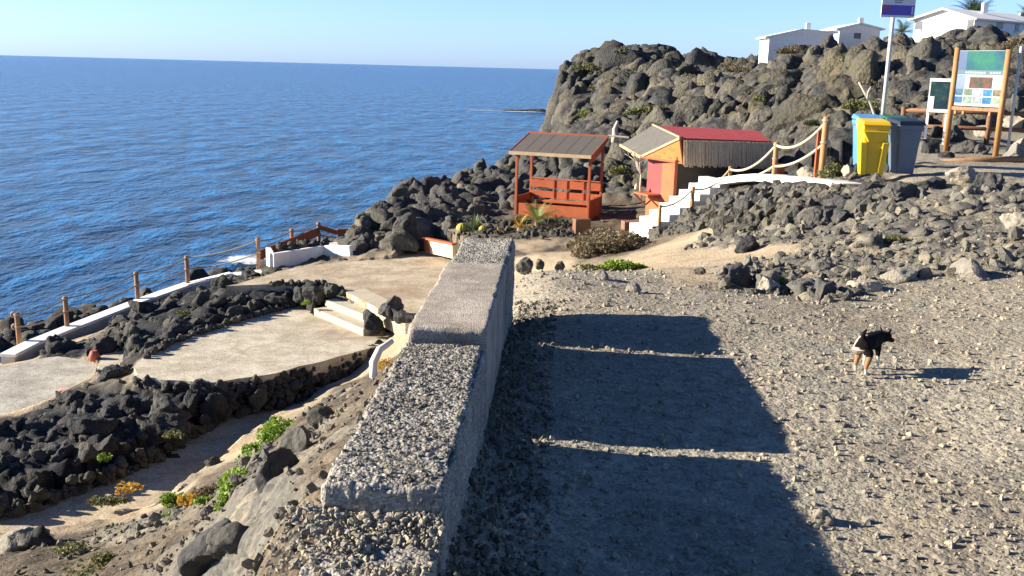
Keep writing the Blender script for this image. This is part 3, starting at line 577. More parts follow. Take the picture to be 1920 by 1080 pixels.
# hand-placed stones that can be told apart (px, py, depth, size, material, label)
SINGLE = [
 (1380, 540, 2.5, .22, M_boulder, 'dark jagged rock at the left front of the small rock cluster on the gravel'),
 (1352, 512, 2.55, .12, M_greystone, 'small brown-black rock lying alone on the sandy patch'),
 (1312, 512, 2.6, .085, M_boulder, 'tiny dark round stone alone on the pale sand'),
 (1398, 468, 2.85, .26, M_boulder, 'dark square rock standing at the edge of the sandy hollow'),
 (1440, 545, 2.42, .17, M_pale, 'pale pointed stone next to the bright green tuft'),
 (1618, 542, 2.35, .23, M_pale, 'rounded ochre boulder at the foot of the rubble slope'),
 (1690, 528, 2.35, .26, M_greystone, 'flat grey slab rock tilted on the rubble slope'),
 (1822, 512, 2.2, .26, M_greystone, 'large flat grey slab near the right edge of the rubble'),
 (1905, 425, 2.02, .3, M_pale, 'pale cream rock at the right edge of the slope'),
 (1740, 365, 2.05, .36, M_boulder, 'big dark boulder on the bank below the grey bin'),
 (1800, 358, 2.0, .34, M_pale, 'whitish topped boulder on the bank below the information board'),
 (1848, 368, 2.0, .33, M_boulder, 'broad dark boulder on the bank right of the whitish one'),
 (1690, 375, 2.1, .33, M_boulder, 'squat grey boulder on the bank, leftmost below the bins'),
 (1895, 262, 1.75, .5, M_pale, 'large cream boulder on the ground right of the information board'),
 (1912, 285, 1.8, .38, M_pale, 'lower buff boulder beneath the large cream one'),
 (1838, 268, 1.8, .36, M_greystone, 'grey knobbly rock between the legs of the information board'),
 (1795, 272, 1.8, .42, M_boulder, 'upright dark rock just right of the board\'s left post'),
 (1752, 270, 1.82, .38, M_darkrock, 'black rock in shadow between the bins and the board'),
 (1748, 288, 1.84, .34, M_darkrock, 'dark rock standing right beside the grey bin, in front of the rails'),
 (1802, 287, 1.84, .36, M_boulder, 'knobbly dark rock between the board posts, nearer the camera'),
 (1836, 290, 1.84, .30, M_boulder, 'low dark rock beside the right board post'),
 (1775, 297, 1.84, .22, M_darkrock, 'small black rock in front of the left board post'),
 (1900, 300, 1.84, .34, M_greystone, 'grey rock at the right picture edge beside the timber log'),
 (1590, 322, 1.95, .22, M_pale, 'pale rock left of the blue bin'),
 (1512, 322, 2.2, .30, M_pale, 'long whitish rock at the foot of the tall rope post'),
 (985, 497, 2.55, .13, M_boulder, 'dark jagged stone beside the far end of the concrete wall'),
 (1012, 496, 2.58, .09, M_boulder, 'small dark stone second from the far end of the concrete wall'),
 (1050, 500, 2.55, .11, M_boulder, 'flat dark stone on the gravel crest beyond the wall'),
 (1130, 528, 2.42, .11, M_greystone, 'low grey stone half buried in the gravel crest'),
 (1185, 548, 2.38, .10, M_greystone, 'flat stone casting a long shadow on the gravel'),
 (1540, 968, 2.28, .06, M_pale, 'fist sized brown stone alone on the gravel beside the wall shadow'),
 (300, 765, 6.3, .42, M_boulder, 'big olive grey boulder with flat face below the pebbled terrace'),
 (400, 882, 6.75, .16, M_darkrock, 'small black rock lying on the sandy path'),
 (728, 578, 5.5, .46, M_boulder, 'dark ridged rock at the right end of the cream steps'),
 (700, 602, 5.85, .36, M_darkrock, 'lower black rock beside the cream steps'),
 (757, 592, 5.55, .36, M_boulder, 'furrowed rock against the concrete wall right of the steps'),
 (590, 552, 5.75, .33, M_boulder, 'upright rock at the left end of the cream steps'),
 (620, 545, 5.7, .26, M_boulder, 'small rock on the upper terrace edge left of the steps'),
 (560, 548, 5.8, .34, M_darkrock, 'black rock topmost in the ridge behind the pebbled terrace'),
 (525, 925, 2.75, .27, M_boulder, 'large cracked grey lava outcrop left of the rough concrete wall'),
 (455, 1062, 2.95, .20, M_boulder, 'broad grey rock outcrop at the bottom of the slope beside the wall rubble'),
 (560, 850, 3.0, .24, M_boulder, 'brown-grey furrowed outcrop above the cracked one, beside the wall'),
 (400, 1075, 3.3, .24, M_boulder, 'half buried grey rock at the bottom edge of the picture'),
 (600, 790, 3.3, .18, M_boulder, 'dark outcrop close to the wall, higher up the soil slope'),
 (400, 765, 6.5, .34, M_darkrock, 'dark rock in the low bank under the front of the pebbled terrace'),
 (480, 745, 6.5, .30, M_darkrock, 'second dark rock along in the bank under the pebbled terrace'),
 (40, 1010, 6.2, .40, M_greystone, 'smooth bluish boulder in the lower left corner beside the path'),
 (85, 1022, 6.2, .28, M_darkrock, 'black boulder right of the smooth bluish one in the corner'),
]
for i, (px, py, d, s_, mt, lab) in enumerate(SINGLE):
    q = D(px, py, d); V, Fc = rock_proto(500+i, 4, 7, .24); o = link('boulder' if s_ > .2 else 'stone', np_mesh('rock', V*s_, Fc, mt, True))
    o.location = (q[0], q[1], max(gz(q[0], q[1]), q[2]-s_*.3)+s_*.25); o.rotation_euler = (random.uniform(-.4, .4), random.uniform(-.4, .4), random.uniform(0, 6)); tag(o, lab, 'boulder' if s_ > .2 else 'stone')
# loose gravel -----------------------------------------------------------
def gravel(name, n_, fn, s0, s1, mt, pw_=1.3, ex=3.):
    ids = sample(region(fn), n_, pw_, .74); pos = P2[ids].copy(); pos[:, :2] += g.normal(0, .03, (n_, 2)); sz = s0*(s1/s0)**(g.uniform(0, 1, n_)**ex); sz *= 1+.04*rr[ids]
    pos[:, 2] += sz*.15; scatter(name, pos, sz, ROCK0, mt, g, False)
gravel('gravel', 20000, lambda i: (grav[i]+.5*rub[i] > .5) & (rr[i] < 16) & (X[i] > -.1), .005, .025, M_greystone, 1.5)
gravel('rubble', 3900, lambda i: (rub[i] > .35) & (rr[i] < 26) & (rr[i] > 8), .012, .085, M_rubstone, 1.6, 3.5)
gravel('gravel', 5500, lambda i: (soil[i] > .3) & (rr[i] < 14) & (X[i] < 0), .006, .045, M_rubstone, 1.5)
gravel('rubble', 4000, lambda i: (lava[i] > .3) & (rr[i] < 29) & (rr[i] > 13) & (PXX[i] > 1200) & ~huts[i] & (PYY[i] > np.interp(PXX[i], [1150, 1214, 1366, 1435, 1560, 1607, 1640, 1920], [468, 456, 358, 350, 360, 366, 345, 335])), .03, .16, M_boulder, 1.6)
wx = lambda y: -.05+.045*(y-8)
ids = sample(region(lambda i: (X[i] > wx(Y[i])) & (X[i] < wx(Y[i])+.42) & (Y[i] < 10.2) & (Y[i] > 1.5)), 3800, 1.0)
pos = P2[ids].copy(); sz = .008*(4.5**(g.uniform(0, 1, len(ids))**2.5)); pos[:, 2] += .10*np.exp(-(pos[:, 0]-wx(pos[:, 1]))/.13)*g.uniform(.2, 1, len(ids)); scatter('rubble', pos, sz, ROCK0, M_rubstone, g)
# dry stone edge under the pebbled terrace and along the black bank by the path
def edge_rocks(pts, d0, d1, n_, s0, s1, out_, mt=None):
    P_ = np.array([D(a, b, d0) for a, b in pts]); seg = np.linalg.norm(np.diff(P_, axis=0), axis=1); cum = np.concatenate([[0], np.cumsum(seg)]); t = g.uniform(0, cum[-1], n_)
    q = np.stack([np.interp(t, cum, P_[:, i]) for i in range(3)], -1); nr = -q[:, :2]/np.linalg.norm(q[:, :2], axis=1, keepdims=True); k = g.uniform(0, 1, n_)
    q[:, 2] = CZ-(d0+(d1-d0)*k); q[:, :2] += nr*(out_*(.15+k*.85)+g.normal(0, .05, n_))[:, None]; scatter('edge_stones', q, s0*((s1/s0)**g.uniform(0, 1, n_)**1.5), ROCK2, mt or M_darkrock, g, True)
edge_rocks([(246, 706), (300, 716), (400, 722), (470, 712), (520, 703), (640, 670), (757, 637)], 6.27, 6.95, 520, .07, .20, .30)
edge_rocks([(-100, 925), (0, 944), (110, 908), (200, 878), (290, 838), (350, 800), (430, 758)], 6.6, 6.95, 240, .06, .18, -.14)
edge_rocks([(275, 662), (325, 636), (380, 618), (470, 590), (560, 566)], 6.12, 6.2, 150, .06, .15, .0)
edge_rocks([(500, 531), (600, 528), (644, 546)], 5.68, 5.75, 60, .06, .16, -.05)
# ------------------------------------------------------------------ concrete wall
wall = thing('concrete_wall', 'long low concrete wall of separate weathered blocks running from the foreground beside the gravel path', 'wall', (wx(5), 5, CZ-2.4))
def wall_section(y0, y1, dtop, mt, amp, step, seed, name='wall_section', dbot=3.4, w=.5):
    a = np.array([wx(y0), y0, 0]); b = np.array([wx(y1), y1, 0]); L = np.linalg.norm(b-a); t = (b-a)/L; nr = np.array([t[1], -t[0], 0])
    zt = CZ-dtop; hgt = dbot-dtop
    faces = []
    def grid(o, u_, lu, v_, lv, su, sv):
        nu = max(2, int(lu/su)); nv = max(2, int(lv/sv)); A_, B_ = np.meshgrid(np.linspace(0, lu, nu), np.linspace(0, lv, nv), indexing='ij')
        Pq = o+A_[..., None]*u_+B_[..., None]*v_; ii = np.arange(nu*nv).reshape(nu, nv)
        return Pq.reshape(-1, 3), np.stack([ii[:-1, :-1].ravel(), ii[1:, :-1].ravel(), ii[1:, 1:].ravel(), ii[:-1, 1:].ravel()], -1)
    zz = np.array([0, 0, 1.]); base = a*1.; base[2] = zt
    gs = [grid(base, -nr, w, t, L, step, step), grid(base, t, L, -zz, hgt, step*1.3, step*1.3), grid(base-nr*w, -zz, hgt, t, L, step*3, step*3), grid(base, -zz, hgt, -nr, w, step*1.3, step), grid(base+t*L, -nr, w, -zz, hgt, step*1.3, step*2)]
    V = []; Fc = []; off = 0
    for p_, f_ in gs: V.append(p_); Fc.append(f_+off); off += len(p_)
    V = np.concatenate(V); Fc = np.concatenate(Fc)
    loc = np.stack([(V-base)@t, -(V-base)@nr, V[:, 2]-zt], -1); ins_ = .035
    inner = np.stack([np.clip(loc[:, 0], ins_, L-ins_), np.clip(loc[:, 1], ins_, w-ins_), np.clip(loc[:, 2], -hgt+ins_, -ins_)], -1)
    dl = loc-inner; ln = np.linalg.norm(dl, axis=1, keepdims=True); nl = dl/np.maximum(ln, 1e-6)
    loc = inner+nl*np.minimum(ln, ins_*1.12)          # slightly worn arrises
    wn = nl[:, :1]*t + nl[:, 1:2]*(-nr) + nl[:, 2:]*zz; Vw = base+loc[:, :1]*t-loc[:, 1:2]*nr+loc[:, 2:]*zz
    f1, f2 = worley(Vw, 38 if amp > .006 else 60, seed); f1b, _ = worley(Vw, 15, seed+4); edge = np.clip((ln[:, 0]-ins_)/(ins_*.4), 0, 1)
    dsp = amp*(.9-1.6*f1) + amp*.9*(.6-f1b)*(amp > .006) + .008*fbm(Vw, 4, seed, 3) - edge*(np.clip(fbm(Vw, 9, seed+9, 3)+.1, 0, 1)*.05*(1 if amp > .006 else .6)+np.clip(fbm(Vw, 3.5, seed+19, 3)-.05, 0, 1)*.12*(1 if amp > .006 else .5))
    Vw = Vw + wn*dsp[:, None]
    me = np_mesh(name, Vw-np.array(wall.location), Fc, mt, True)
    bm = bmesh.new(); bm.from_mesh(me); bmesh.ops.remove_doubles(bm, verts=bm.verts, dist=.0008); bm.normal_update(); bm.to_mesh(me); bm.free()
    return link(name, me, wall)
wall_section(8.09, 9.42, 1.61, M_wallc, .013, .016, 3, dbot=4.2)
wall_section(5.88, 7.98, 1.575, M_walls, .0022, .014, 5, dbot=3.6)
wall_section(3.64, 5.74, 1.635, M_wallc, .0105, .009, 7, dbot=3.2)
wall_section(-2.5, 3.46, 1.80, M_wallc, .016, .014, 9, dbot=3.2)
for (y0, y1, d, s_) in ((7.95, 8.12, 2.14, 13), (5.70, 5.92, 2.14, 15), (3.3, 3.7, 1.98, 17)):
    wall_section(y0, y1, d, M_wallc, .012, .016, s_, 'joint_filling', 3.2, .47)
# rubble heaped on the low near block
n_ = 4200; yy = 3.64-1.8*g.uniform(0, 1, n_)**1.5; xx = wx(yy)-g.uniform(-.03, .62, n_)*1.0; zz_ = CZ-1.80+.01+.075*np.exp(-(3.64-yy)/.11)+.05*vnoise(np.c_[xx, yy, yy*0], 5, 3)
pos = np.c_[xx, yy, zz_]; keep_ = xx < wx(yy)+.0; pos = pos[keep_]
scatter('rubble', pos, (.0045*(5.2**(g.uniform(0, 1, n_)**2.6)))[keep_], ROCK0, M_greystone, g)
n_ = 1500; yy = g.uniform(3.66, 5.7, n_); xx = wx(yy)-g.uniform(.02, .48, n_); scatter('gravel', np.c_[xx, yy, np.full(n_, CZ-1.63)], .003*(5**(g.uniform(0, 1, n_)**2.6)), ROCK0, M_rubstone, g)

# ------------------------------------------------------------------ white steps, walkway
def at(px, py, d): return D(px, py, d)
up = np.array([0, 0, 1.])
b0 = R(1214, 441, 27.9); b1 = R(1366, 338, 28.8); ax = b1-b0; hz = ax.copy(); hz[2] = 0; Ls = np.linalg.norm(hz); hz /= Ls; sd_ = np.array([-hz[1], hz[0], 0])
st = thing('white_steps', 'flight of bright whitewashed steps rising to the right beside the red-roofed hut', 'steps', b0)
NS = 8; rise = ax[2]/NS; run = Ls/NS
for i in range(NS):
    a = b0+hz*(run*i); z0 = b0[2]+rise*(i+.55)
    mb = MB(); q = [a-sd_*.05, a+hz*(run+.02)-sd_*.05, a+hz*(run+.02)+sd_*1.15, a+sd_*1.15]
    dr_ = .42 if i else .3
    mb.hexa([np.array([*p_[:2], z0-dr_+(.0 if j in (0, 3) else rise*.8)]) for j, p_ in enumerate(q)], [np.array([*p_[:2], z0+rise*.45]) for p_ in q]); mb.build('step', M_white, st, bevel=.02)
wkp = walk; mb = MB()
for i in range(len(wkp)-1):
    a, b = wkp[i], wkp[i+1]; mb.beam(a, b+(b-a)*.02, .62, .20)
o = mb.build('walkway_kerb', M_white2, None, bevel=.02); tag(o, 'low whitewashed kerb running from the top of the steps toward the bins', 'kerb')
# lava stones under the side of the steps
n_ = 260; t = g.uniform(0, 1, n_); q = b0+np.outer(t, ax)-np.outer(g.uniform(.05, .9, n_), sd_); q[:, 2] -= g.uniform(.28, .75, n_)+.1; q[:, 2] -= .12; scatter('loose_rocks', q, .10*(2.2**g.uniform(0, 1, n_)), ROCK2, M_boulder, g, True)
# ------------------------------------------------------------------ rope fence by the steps
def cat_pts(a, b, sag, n_=14):
    a = np.array(a, float); b = np.array(b, float); return [a+(b-a)*k/n_-up*(4*sag*(k/n_)*(1-k/n_)) for k in range(n_+1)]
def rope(a, b, sag, r_, mt, lab, grp): tag(MB().tube(cat_pts(a, b, sag), r_, 8).build('rope', mt, None, True), lab, 'rope', grp)
def post(px, pyb, Yd, pyt, rad, mt, lab, grp, cap=True, d=None, nm='wooden_post'):
    b = D(px[0], pyb, d) if d else R(px[0], pyb, Yd); h = (pyb-pyt)/FPX*b[1]*1.02
    t = thing(nm, lab, 'post', b, grp); MB().tube([b-up*.25, b, b+up*(h-.03), b+up*h], [rad, rad, rad, rad*.82], 14).build('shaft', mt, t, True)
    if cap:
        for hh in (.93, .52): MB().tube([b+up*h*hh-up*.02, b+up*h*hh+up*.02], rad*1.25, 12).build('rope_binding', M_rope2, t)
    return b, h
G1 = 'posts of the rope fence by the white steps'; G1r = 'ropes of the fence by the white steps'
bA, hA = post((1236,), 418, 28.0, 384, .05, M_postwood, 'lowest honey-coloured post at the foot of the white steps', G1, False)
bB, hB = post((1298,), 379, 28.25, 350, .055, M_postwood, 'short honey-coloured post halfway up the white steps', G1, False)
bC, hC = post((1368,), 336, 28.9, 312, .055, M_postwood, 'short honey-coloured post at the top of the white steps', G1, False)
bD, hD = post((1451,), 331, 25.6, 268, .065, M_postwood, 'medium honey-coloured rope post beside the red roof end', G1)
bE, hE = post((1541,), 319, 22.0, 222, .075, M_postwood, 'tallest honey-coloured rope post nearest the yellow bin', G1)
rope(bA+up*hA*.9, bB+up*hB*.85, .14, .028, M_rope, 'cream rope sagging from the lowest post to the mid-stair post', G1r)
rope(bB+up*hB*.85, bC+up*hC*.8, .22, .028, M_rope, 'cream rope from the mid-stair post to the post at the top of the steps', G1r)
rope(bC+up*hC*.75, bD+up*hD*.92, .25, .032, M_rope, 'upper cream rope between the stair-top post and the medium post', G1r)
rope(bD+up*hD*.90, bE+up*hE*.90, .25, .034, M_rope, 'upper cream rope between the medium post and the tallest post', G1r)
rope(bC+up*.02+hz*.4, bD+up*hD*.32, .08, .028, M_rope, 'lower cream rope rising from the walkway to the medium post', G1r)
rope(bD+up*hD*.30, bE+up*hE*.50, .14, .032, M_rope, 'lower cream rope between the medium post and the tallest post', G1r)
for k, hh in enumerate((.9, .52)):
    tag(MB().tube([bE+up*hE*hh+np.array([.06+.05*math.cos(a), -.03+.02*math.sin(2*a), .07*math.sin(a)-.02]) for a in np.linspace(0, 6.2, 14)], .026, 8).build('rope_knot', M_rope, None, True), ['upper', 'lower'][k]+' knotted rope end hanging on the tallest honey-coloured post', 'knot', 'rope knots')
b = R(1531, 316, 22.4); tag(MB().beam(b-up*.2, b+up*.85, .10, .08).build('stake', M_orange2, None, bevel=.01), 'dark red square stake standing behind the tallest rope post', 'stake')
b = R(1462, 332, 26.2); tag(MB().beam(b-up*.2, b+up*.35, .22, .06).build('board', M_orange, None, bevel=.01), 'short orange board upright right of the medium rope post', 'board')
# ------------------------------------------------------------------ sea railing
KR = [(14, 664, 7.2), (60, 641, 7.18), (125, 615, 7.1), (190, 590, 7.0), (258, 564, 6.9), (352, 531, 6.65), (430, 512, 6.35), (500, 506, 6.1)]
kp = [D(*k) for k in KR]; t = thing('sea_wall', 'low curved whitewashed sea wall under the rope railing at the left', 'wall', kp[3]-up*.5)
mb = MB(); mc = MB()
for i in range(len(kp)-1):
    a, b = kp[i], kp[i+1]; e = (b-a)*.01
    mb.beam(a-up*.40, b+e-up*.40, .36, .66); mc.beam(a-up*.035, b+e-up*.035, .42, .08)
mb.build('wall_body', mat('grey_stained_render', (.52, .50, .46), (.25, .24, .22), 1.8, .85, .4, .02), t); mc.build('coping', M_white, t, bevel=.012)
G2 = 'posts of the sea railing'; G2r = 'ropes of the sea railing'
RP = [(36, 640, 7.2, 583), (126, 612, 7.1, 553), (258, 561, 6.9, 507), (352, 531, 6.65, 478), (485, 503, 6.15, 445), (548, 478, 6.3, 428), (598, 464, 6.3, 416), (667, 458, 6.25, 423)]
names = ['first brown post of the sea railing, at the far left end with rope knots', 'second brown post of the sea railing from the left', 'third brown post of the sea railing from the left', 'fourth brown post of the sea railing from the left', 'fifth brown post of the sea railing, where the red-brown board begins', 'sixth brown post, behind the white planter', 'seventh brown post, at the bend of the sea railing', 'last brown post of the sea railing against the dark rocks']
rp = []
for (px, py, d, pt), lb in zip(RP, names):
    b, h = post((px,), py, None, pt, .062, M_oldwood, lb, G2, True, d); rp.append((b, h))
for i in range(len(rp)-1):
    (a, ha), (b, hb) = rp[i], rp[i+1]
    rope(a+up*ha*.92, b+up*hb*.92, .10 if i < 6 else .2, .020, M_rope2 if i < 6 else M_rope, f'upper rope of the sea railing in its {ordinal(i)} span from the left', G2r)
    rope(a+up*ha*.50, b+up*hb*.50, .09, .020, M_rope2, f'lower rope of the sea railing in its {ordinal(i)} span from the left', G2r)
a, ha = rp[0]
for k, hh in enumerate((.92, .5)):
    tag(MB().tube([a+up*ha*hh+np.array([-.09+.06*math.cos(w), .0, .06*math.sin(w)]) for w in np.linspace(0, 6, 12)], .03, 8).build('rope_knot', M_rope2, None, True), ['upper', 'lower'][k]+' grey rope knot on the leftmost post of the sea railing', 'knot', 'rope knots')
def railboard(i, j, f0, f1, lab):
    (a, ha), (b, hb) = rp[i], rp[j]; v = np.array([0, .1, 0]); tag(MB().beam(a+up*ha*f0+v, b+up*hb*f1+v, .04, .30).build('rail_board', M_orange2, None, bevel=.006), lab, 'board', 'red-brown boards of the sea railing')
railboard(4, 6, .40, .62, 'long red-brown board fixed behind the fifth to seventh railing posts')
(a, ha), (b, hb) = rp[6], rp[7]; mm = (a+b)/2
tag(MB().beam(a+up*ha*.80, mm+up*ha*.52, .04, .16).beam(mm+up*ha*.52, b+up*hb*.66, .04, .26).build('rail_board', M_orange, None), 'bright orange bent board on the last span of the sea railing', 'board', 'red-brown boards of the sea railing')
# white planter with black rocks
pA = D(511, 508, 6.0); pB = D(607, 491, 6.0); pC = D(660, 492, 5.9); ph = .52
t = thing('white_planter', 'L-shaped white masonry planter filled with black rocks beside the sea railing', 'planter', pA)
for q0, q1 in ((pA, pB), (pB, pC)):
    MB().beam(q0+up*(ph/2-.05), q1+up*(ph/2-.05), .16, ph+.1).build('planter_wall', M_white, t, bevel=.02)
q0 = pA; q1 = pA+np.array([-.35, 1.0, 0]); MB().beam(q0+up*(ph/2-.05), q1+up*(ph/2-.05), .16, ph+.1).build('planter_wall', M_white, t, bevel=.02)
n_ = 60; u_ = g.uniform(0, 1, n_); q = pA+np.outer(u_, pB-pA)+np.array([0, .25, ph])+np.c_[g.uniform(-.1, .1, n_), g.uniform(-.05, .9, n_), g.uniform(-.15, .04, n_)]
scatter('black_rocks', q, g.uniform(.08, .2, n_), ROCK2, M_darkrock, g, True)
for k, (pts, lb) in enumerate((([(612, 466), (640, 462), (668, 478), (650, 490)], 'white sloping slab right of the white planter'), ([(640, 464), (664, 466), (700, 476), (676, 482)], 'second white slab lying against the black rocks'), ([(614, 455), (632, 453), (636, 459), (618, 461)], 'small grey-white slab on the rocks behind the planter'))):
    q = [D(a, b_, 5.75) for a, b_ in pts]; q = q[::-1]; MBx = MB(); MBx.slab(q, .16, Vector((0, 0, 1))); tag(MBx.build('stone_slab', M_white2, None, bevel=.015), lb, 'slab')
for k, (px, py) in enumerate(((664, 480), (694, 474), (716, 478), (650, 494), (735, 468))):
    V, Fc = rock_proto(700+k, 4, 6, .28, .7); s_ = .42-.04*k; q = D(px, py, 5.85); o = link('boulder', np_mesh('rock', V*s_, Fc, M_darkrock, True)); o.location = V3(q); o.rotation_euler = (0, 0, k)
    tag(o, ['black rock between the two white slabs', 'black rock right of the white slabs', 'outer black rock beside the sandy terrace', 'black stone at the foot of the white slab', 'rightmost black rock on the sandy terrace edge'][k], 'boulder')
# cream steps between the terraces
stp = thing('cream_steps', 'three cream painted steps joining the upper and the pebbled lower terrace', 'steps', D(650, 580, 6.2))
for (l, r_, d, l2, r2) in (((644, 545), (712, 580), 5.695, (664, 532), (735, 566)), ((609, 562), (695, 595), 5.86, (650, 541), (722, 574)), ((588, 578), (681, 617), 6.03, (618, 557), (706, 590))):
    a, b = D(*l, d), D(*r_, d); ed = (b-a)/np.linalg.norm(b-a); pb = np.array([-ed[1], ed[0], 0])*.62; c, e = b+pb, a+pb; MB().slab([a, b, c, e], .30, Vector((0, 0, 1))).build('step', M_step, stp, bevel=.02)
# orange and white low wall
a, b = D(800, 470, 5.6), D(852, 482, 5.5); t = thing('low_wall', 'low white wall with orange end and orange top where the terrace meets the wall', 'wall', a)
MB().beam(a+up*.16, b+up*.16, .14, .40).build('wall_body', mat('warm_white', (.72, .62, .45), None, 4, .8), t, bevel=.01); MB().beam(a+up*.39-np.array([.05, 0, 0]), b+up*.39, .2, .05).build('coping', M_orange, t, bevel=.01)
e = (b-a)/np.linalg.norm(b-a); nn_ = np.array([e[1], -e[0], 0]); MB().beam(a+up*.16+nn_*.012-e*.02, a+e*.36+up*.16+nn_*.012, .14, .36).build('end_panel', M_orange, t)
# ------------------------------------------------------------------ gazebo
fl = 4.95
FL, FR = D(967, 404, fl), D(1102, 415, fl); wv = FR-FL; wl = np.linalg.norm(wv); wv /= wl; dv = np.array([-wv[1], wv[0], 0]); GD = 1.45
gz_ = thing('gazebo', 'small open orange wooden gazebo with a sloping grey board roof overlooking the sea', 'gazebo', FL)
def G(u_, v_, h): return FL+wv*u_+dv*v_+up*h
for (u_, v_, hh) in ((0, 0, 2.20), (wl, 0, 2.20), (0, GD, 2.62), (wl, GD, 2.62)): MB().beam(G(u_, v_, -.1), G(u_, v_, hh), .085, .085, wv).build('post', M_orange2, gz_, bevel=.008)
rz = [G(-.22, -.22, 2.20), G(wl+.10, -.22, 2.20), G(wl+.10, GD+.25, 2.72), G(-.22, GD+.25, 2.72)]
rf = MB().slab(rz, .06).build('roof', M_greyroof, gz_)
nrm = Vector(rz[1]-rz[0]).cross(Vector(rz[3]-rz[0])).normalized()
for k in range(7):
    f_ = k/6; a = rz[0]+(rz[1]-rz[0])*f_+np.array(nrm)*.002; b = rz[3]+(rz[2]-rz[3])*f_+np.array(nrm)*.002; MB().beam(a, b, .05, .006).build('batten', M_greyroof, rf)
MB().beam(rz[0]-up*.04-dv*.02, rz[1]-up*.04-dv*.02, .03, .11).build('fascia', M_cream, gz_); MB().beam(rz[3]+up*.01, rz[2]+up*.01, .04, .08).build('ridge_board', M_orange2, gz_)
MB().beam(rz[1]-up*.05, rz[2]-up*.05, .03, .13).build('fascia', M_orange2, gz_); MB().beam(rz[0]-up*.05, rz[3]-up*.05, .03, .13).build('fascia', M_orange2, gz_)
for (z0, z1) in ((.86, 1.13), (.50, .74), (.20, .40)): MB().beam(G(0, GD-.05, (z0+z1)/2), G(wl, GD-.05, (z0+z1)/2), .035, z1-z0).build('back_rail', M_orange, gz_, bevel=.006)
MB().beam(G(0, GD-.05, 1.18), G(wl, GD-.05, 1.18), .09, .04).build('back_rail', M_orange, gz_, bevel=.006)
for f_ in (.34, .52, .76): MB().beam(G(wl*f_, GD-.08, .1), G(wl*f_, GD-.08, 1.15), .06, .03, dv).build('upright', M_orange2, gz_)
MB().beam(G(0, GD-.3, .42), G(wl, GD-.3, .42), .42, .05).build('seat', M_orange, gz_, bevel=.006)
MB().beam(G(.0, .0, .20), G(wl, .0, .20), .04, .50).build('front_panel', M_orange, gz_, bevel=.006)
MB().beam(G(wl, 0, .30), G(wl, GD, .30), .04, .74).build('side_panel', M_orange2, gz_, bevel=.006); MB().beam(G(0, 0, .30), G(0, GD, .30), .04, .74).build('side_panel', M_orange2, gz_, bevel=.006)
MB().beam(G(wl, 0, .69), G(wl, GD, .69), .12, .04).build('arm_rail', M_orange, gz_)
MB().beam(G(wl+.02, GD*.1, 2.08), G(wl+.02, GD*.9, 2.45), .05, .28).build('gable_board', M_orange2, gz_)
MB().slab([G(-.15, -.12, -.02), G(wl+.15, -.12, -.02), G(wl+.15, GD+.15, -.02), G(-.15, GD+.15, -.02)], .12, Vector((0, 0, 1))).build('floor', M_deck, gz_)
# deck between the gazebo and the hut
dq = [D(1105, 398, 4.95), D(1205, 398, 4.95), D(1218, 418, 4.92), D(1130, 418, 4.92)]
t = thing('wooden_deck', 'brown boarded deck lying between the gazebo and the red-roofed hut', 'deck', dq[0])
for k in range(8):
    a, b = dq[3]+(dq[0]-dq[3])*(k+.06)/8, dq[2]+(dq[1]-dq[2])*(k+.06)/8; a2, b2 = dq[3]+(dq[0]-dq[3])*(k+.92)/8, dq[2]+(dq[1]-dq[2])*(k+.92)/8
    MB().slab([a+up*.06, b+up*.06, b2+up*.06, a2+up*.06], .05, Vector((0, 0, 1))).build('deck_board', M_deck, t)
q = D(1190, 432, 4.9); tag(MB().box((q[0], q[1]+.2, q[2]+.12), (.75, .45, .30), .15).build('planter_box', mat('brown_box_wood', (.26, .14, .09), None, 4), None, bevel=.02), 'low brown wooden box standing left of the foot of the white steps', 'box')
q = D(1090, 436, 4.85); tag(MB().box((q[0], q[1], q[2]+.18), (.5, .3, .5), .3).build('planter_box', M_rail, None, bevel=.02), 'dark brown wooden box in the shade in front of the gazebo', 'box')
# white totem and pale beam on the cliff foot
q = R(1153, 252, 37.0); tag(MB().tube([q+np.array([0, 0, -.3]), q+np.array([.02, 0, .0]), q+np.array([-.02, 0, .18]), q+np.array([.05, 0, .38]), q+np.array([.08, 0, .5])], [.14, .13, .09, .07, .045], 9).build('totem', M_driftwood, None, True), 'pale pointed driftwood totem standing above the gap between gazebo and hut', 'totem')
tag(MB().beam(R(1141, 254, 34.5), R(1180, 258, 34.3), .16, .05).build('beam', M_driftwood, None, bevel=.01), 'weathered pale plank spanning between the gazebo roof and the hut roof', 'plank')
# ------------------------------------------------------------------ red roofed hut
Fp, T1, T2 = R(1275, 259, 29.9), R(1201, 294, 31.1), R(1281, 306, 29.85)
Gp, Bl, Br, Bg = R(1446, 265, 30.5), R(1224, 235, 32.4), R(1420, 245, 32.7), R(1163, 272, 33.3)
A1, C1 = R(1268, 306, 30.0), R(1215, 300, 31.35); E1 = R(1440, 306, 30.65)
ky = thing('kiosk_hut', 'orange wooden beach hut with red roof, yellow gable and thatch fringe beside white steps', 'hut', D(1240, 425, 4.9))
def dn(p_, d): return np.array([p_[0], p_[1], CZ-d])
def wallq(name, a, b, d0, d1, mt, th_=.06, par=ky):
    n_ = np.array([(b-a)[1], -(b-a)[0], 0]); n_ /= np.linalg.norm(n_)
    return MB().slab([dn(a, d0), dn(b, d0), dn(b, d1), dn(a, d1)], th_, Vector(n_)).build(name, mt, par, bevel=.004)
Mid = A1+(C1-A1)*.48
wallq('side_wall', Mid, A1, 4.95, 2.5, M_orange); wallq('side_wall', C1, Mid, 4.95, 3.85, M_orange); wallq('service_hatch', C1-(0, 0, 0), Mid, 3.87, 2.5, M_pink, .03)
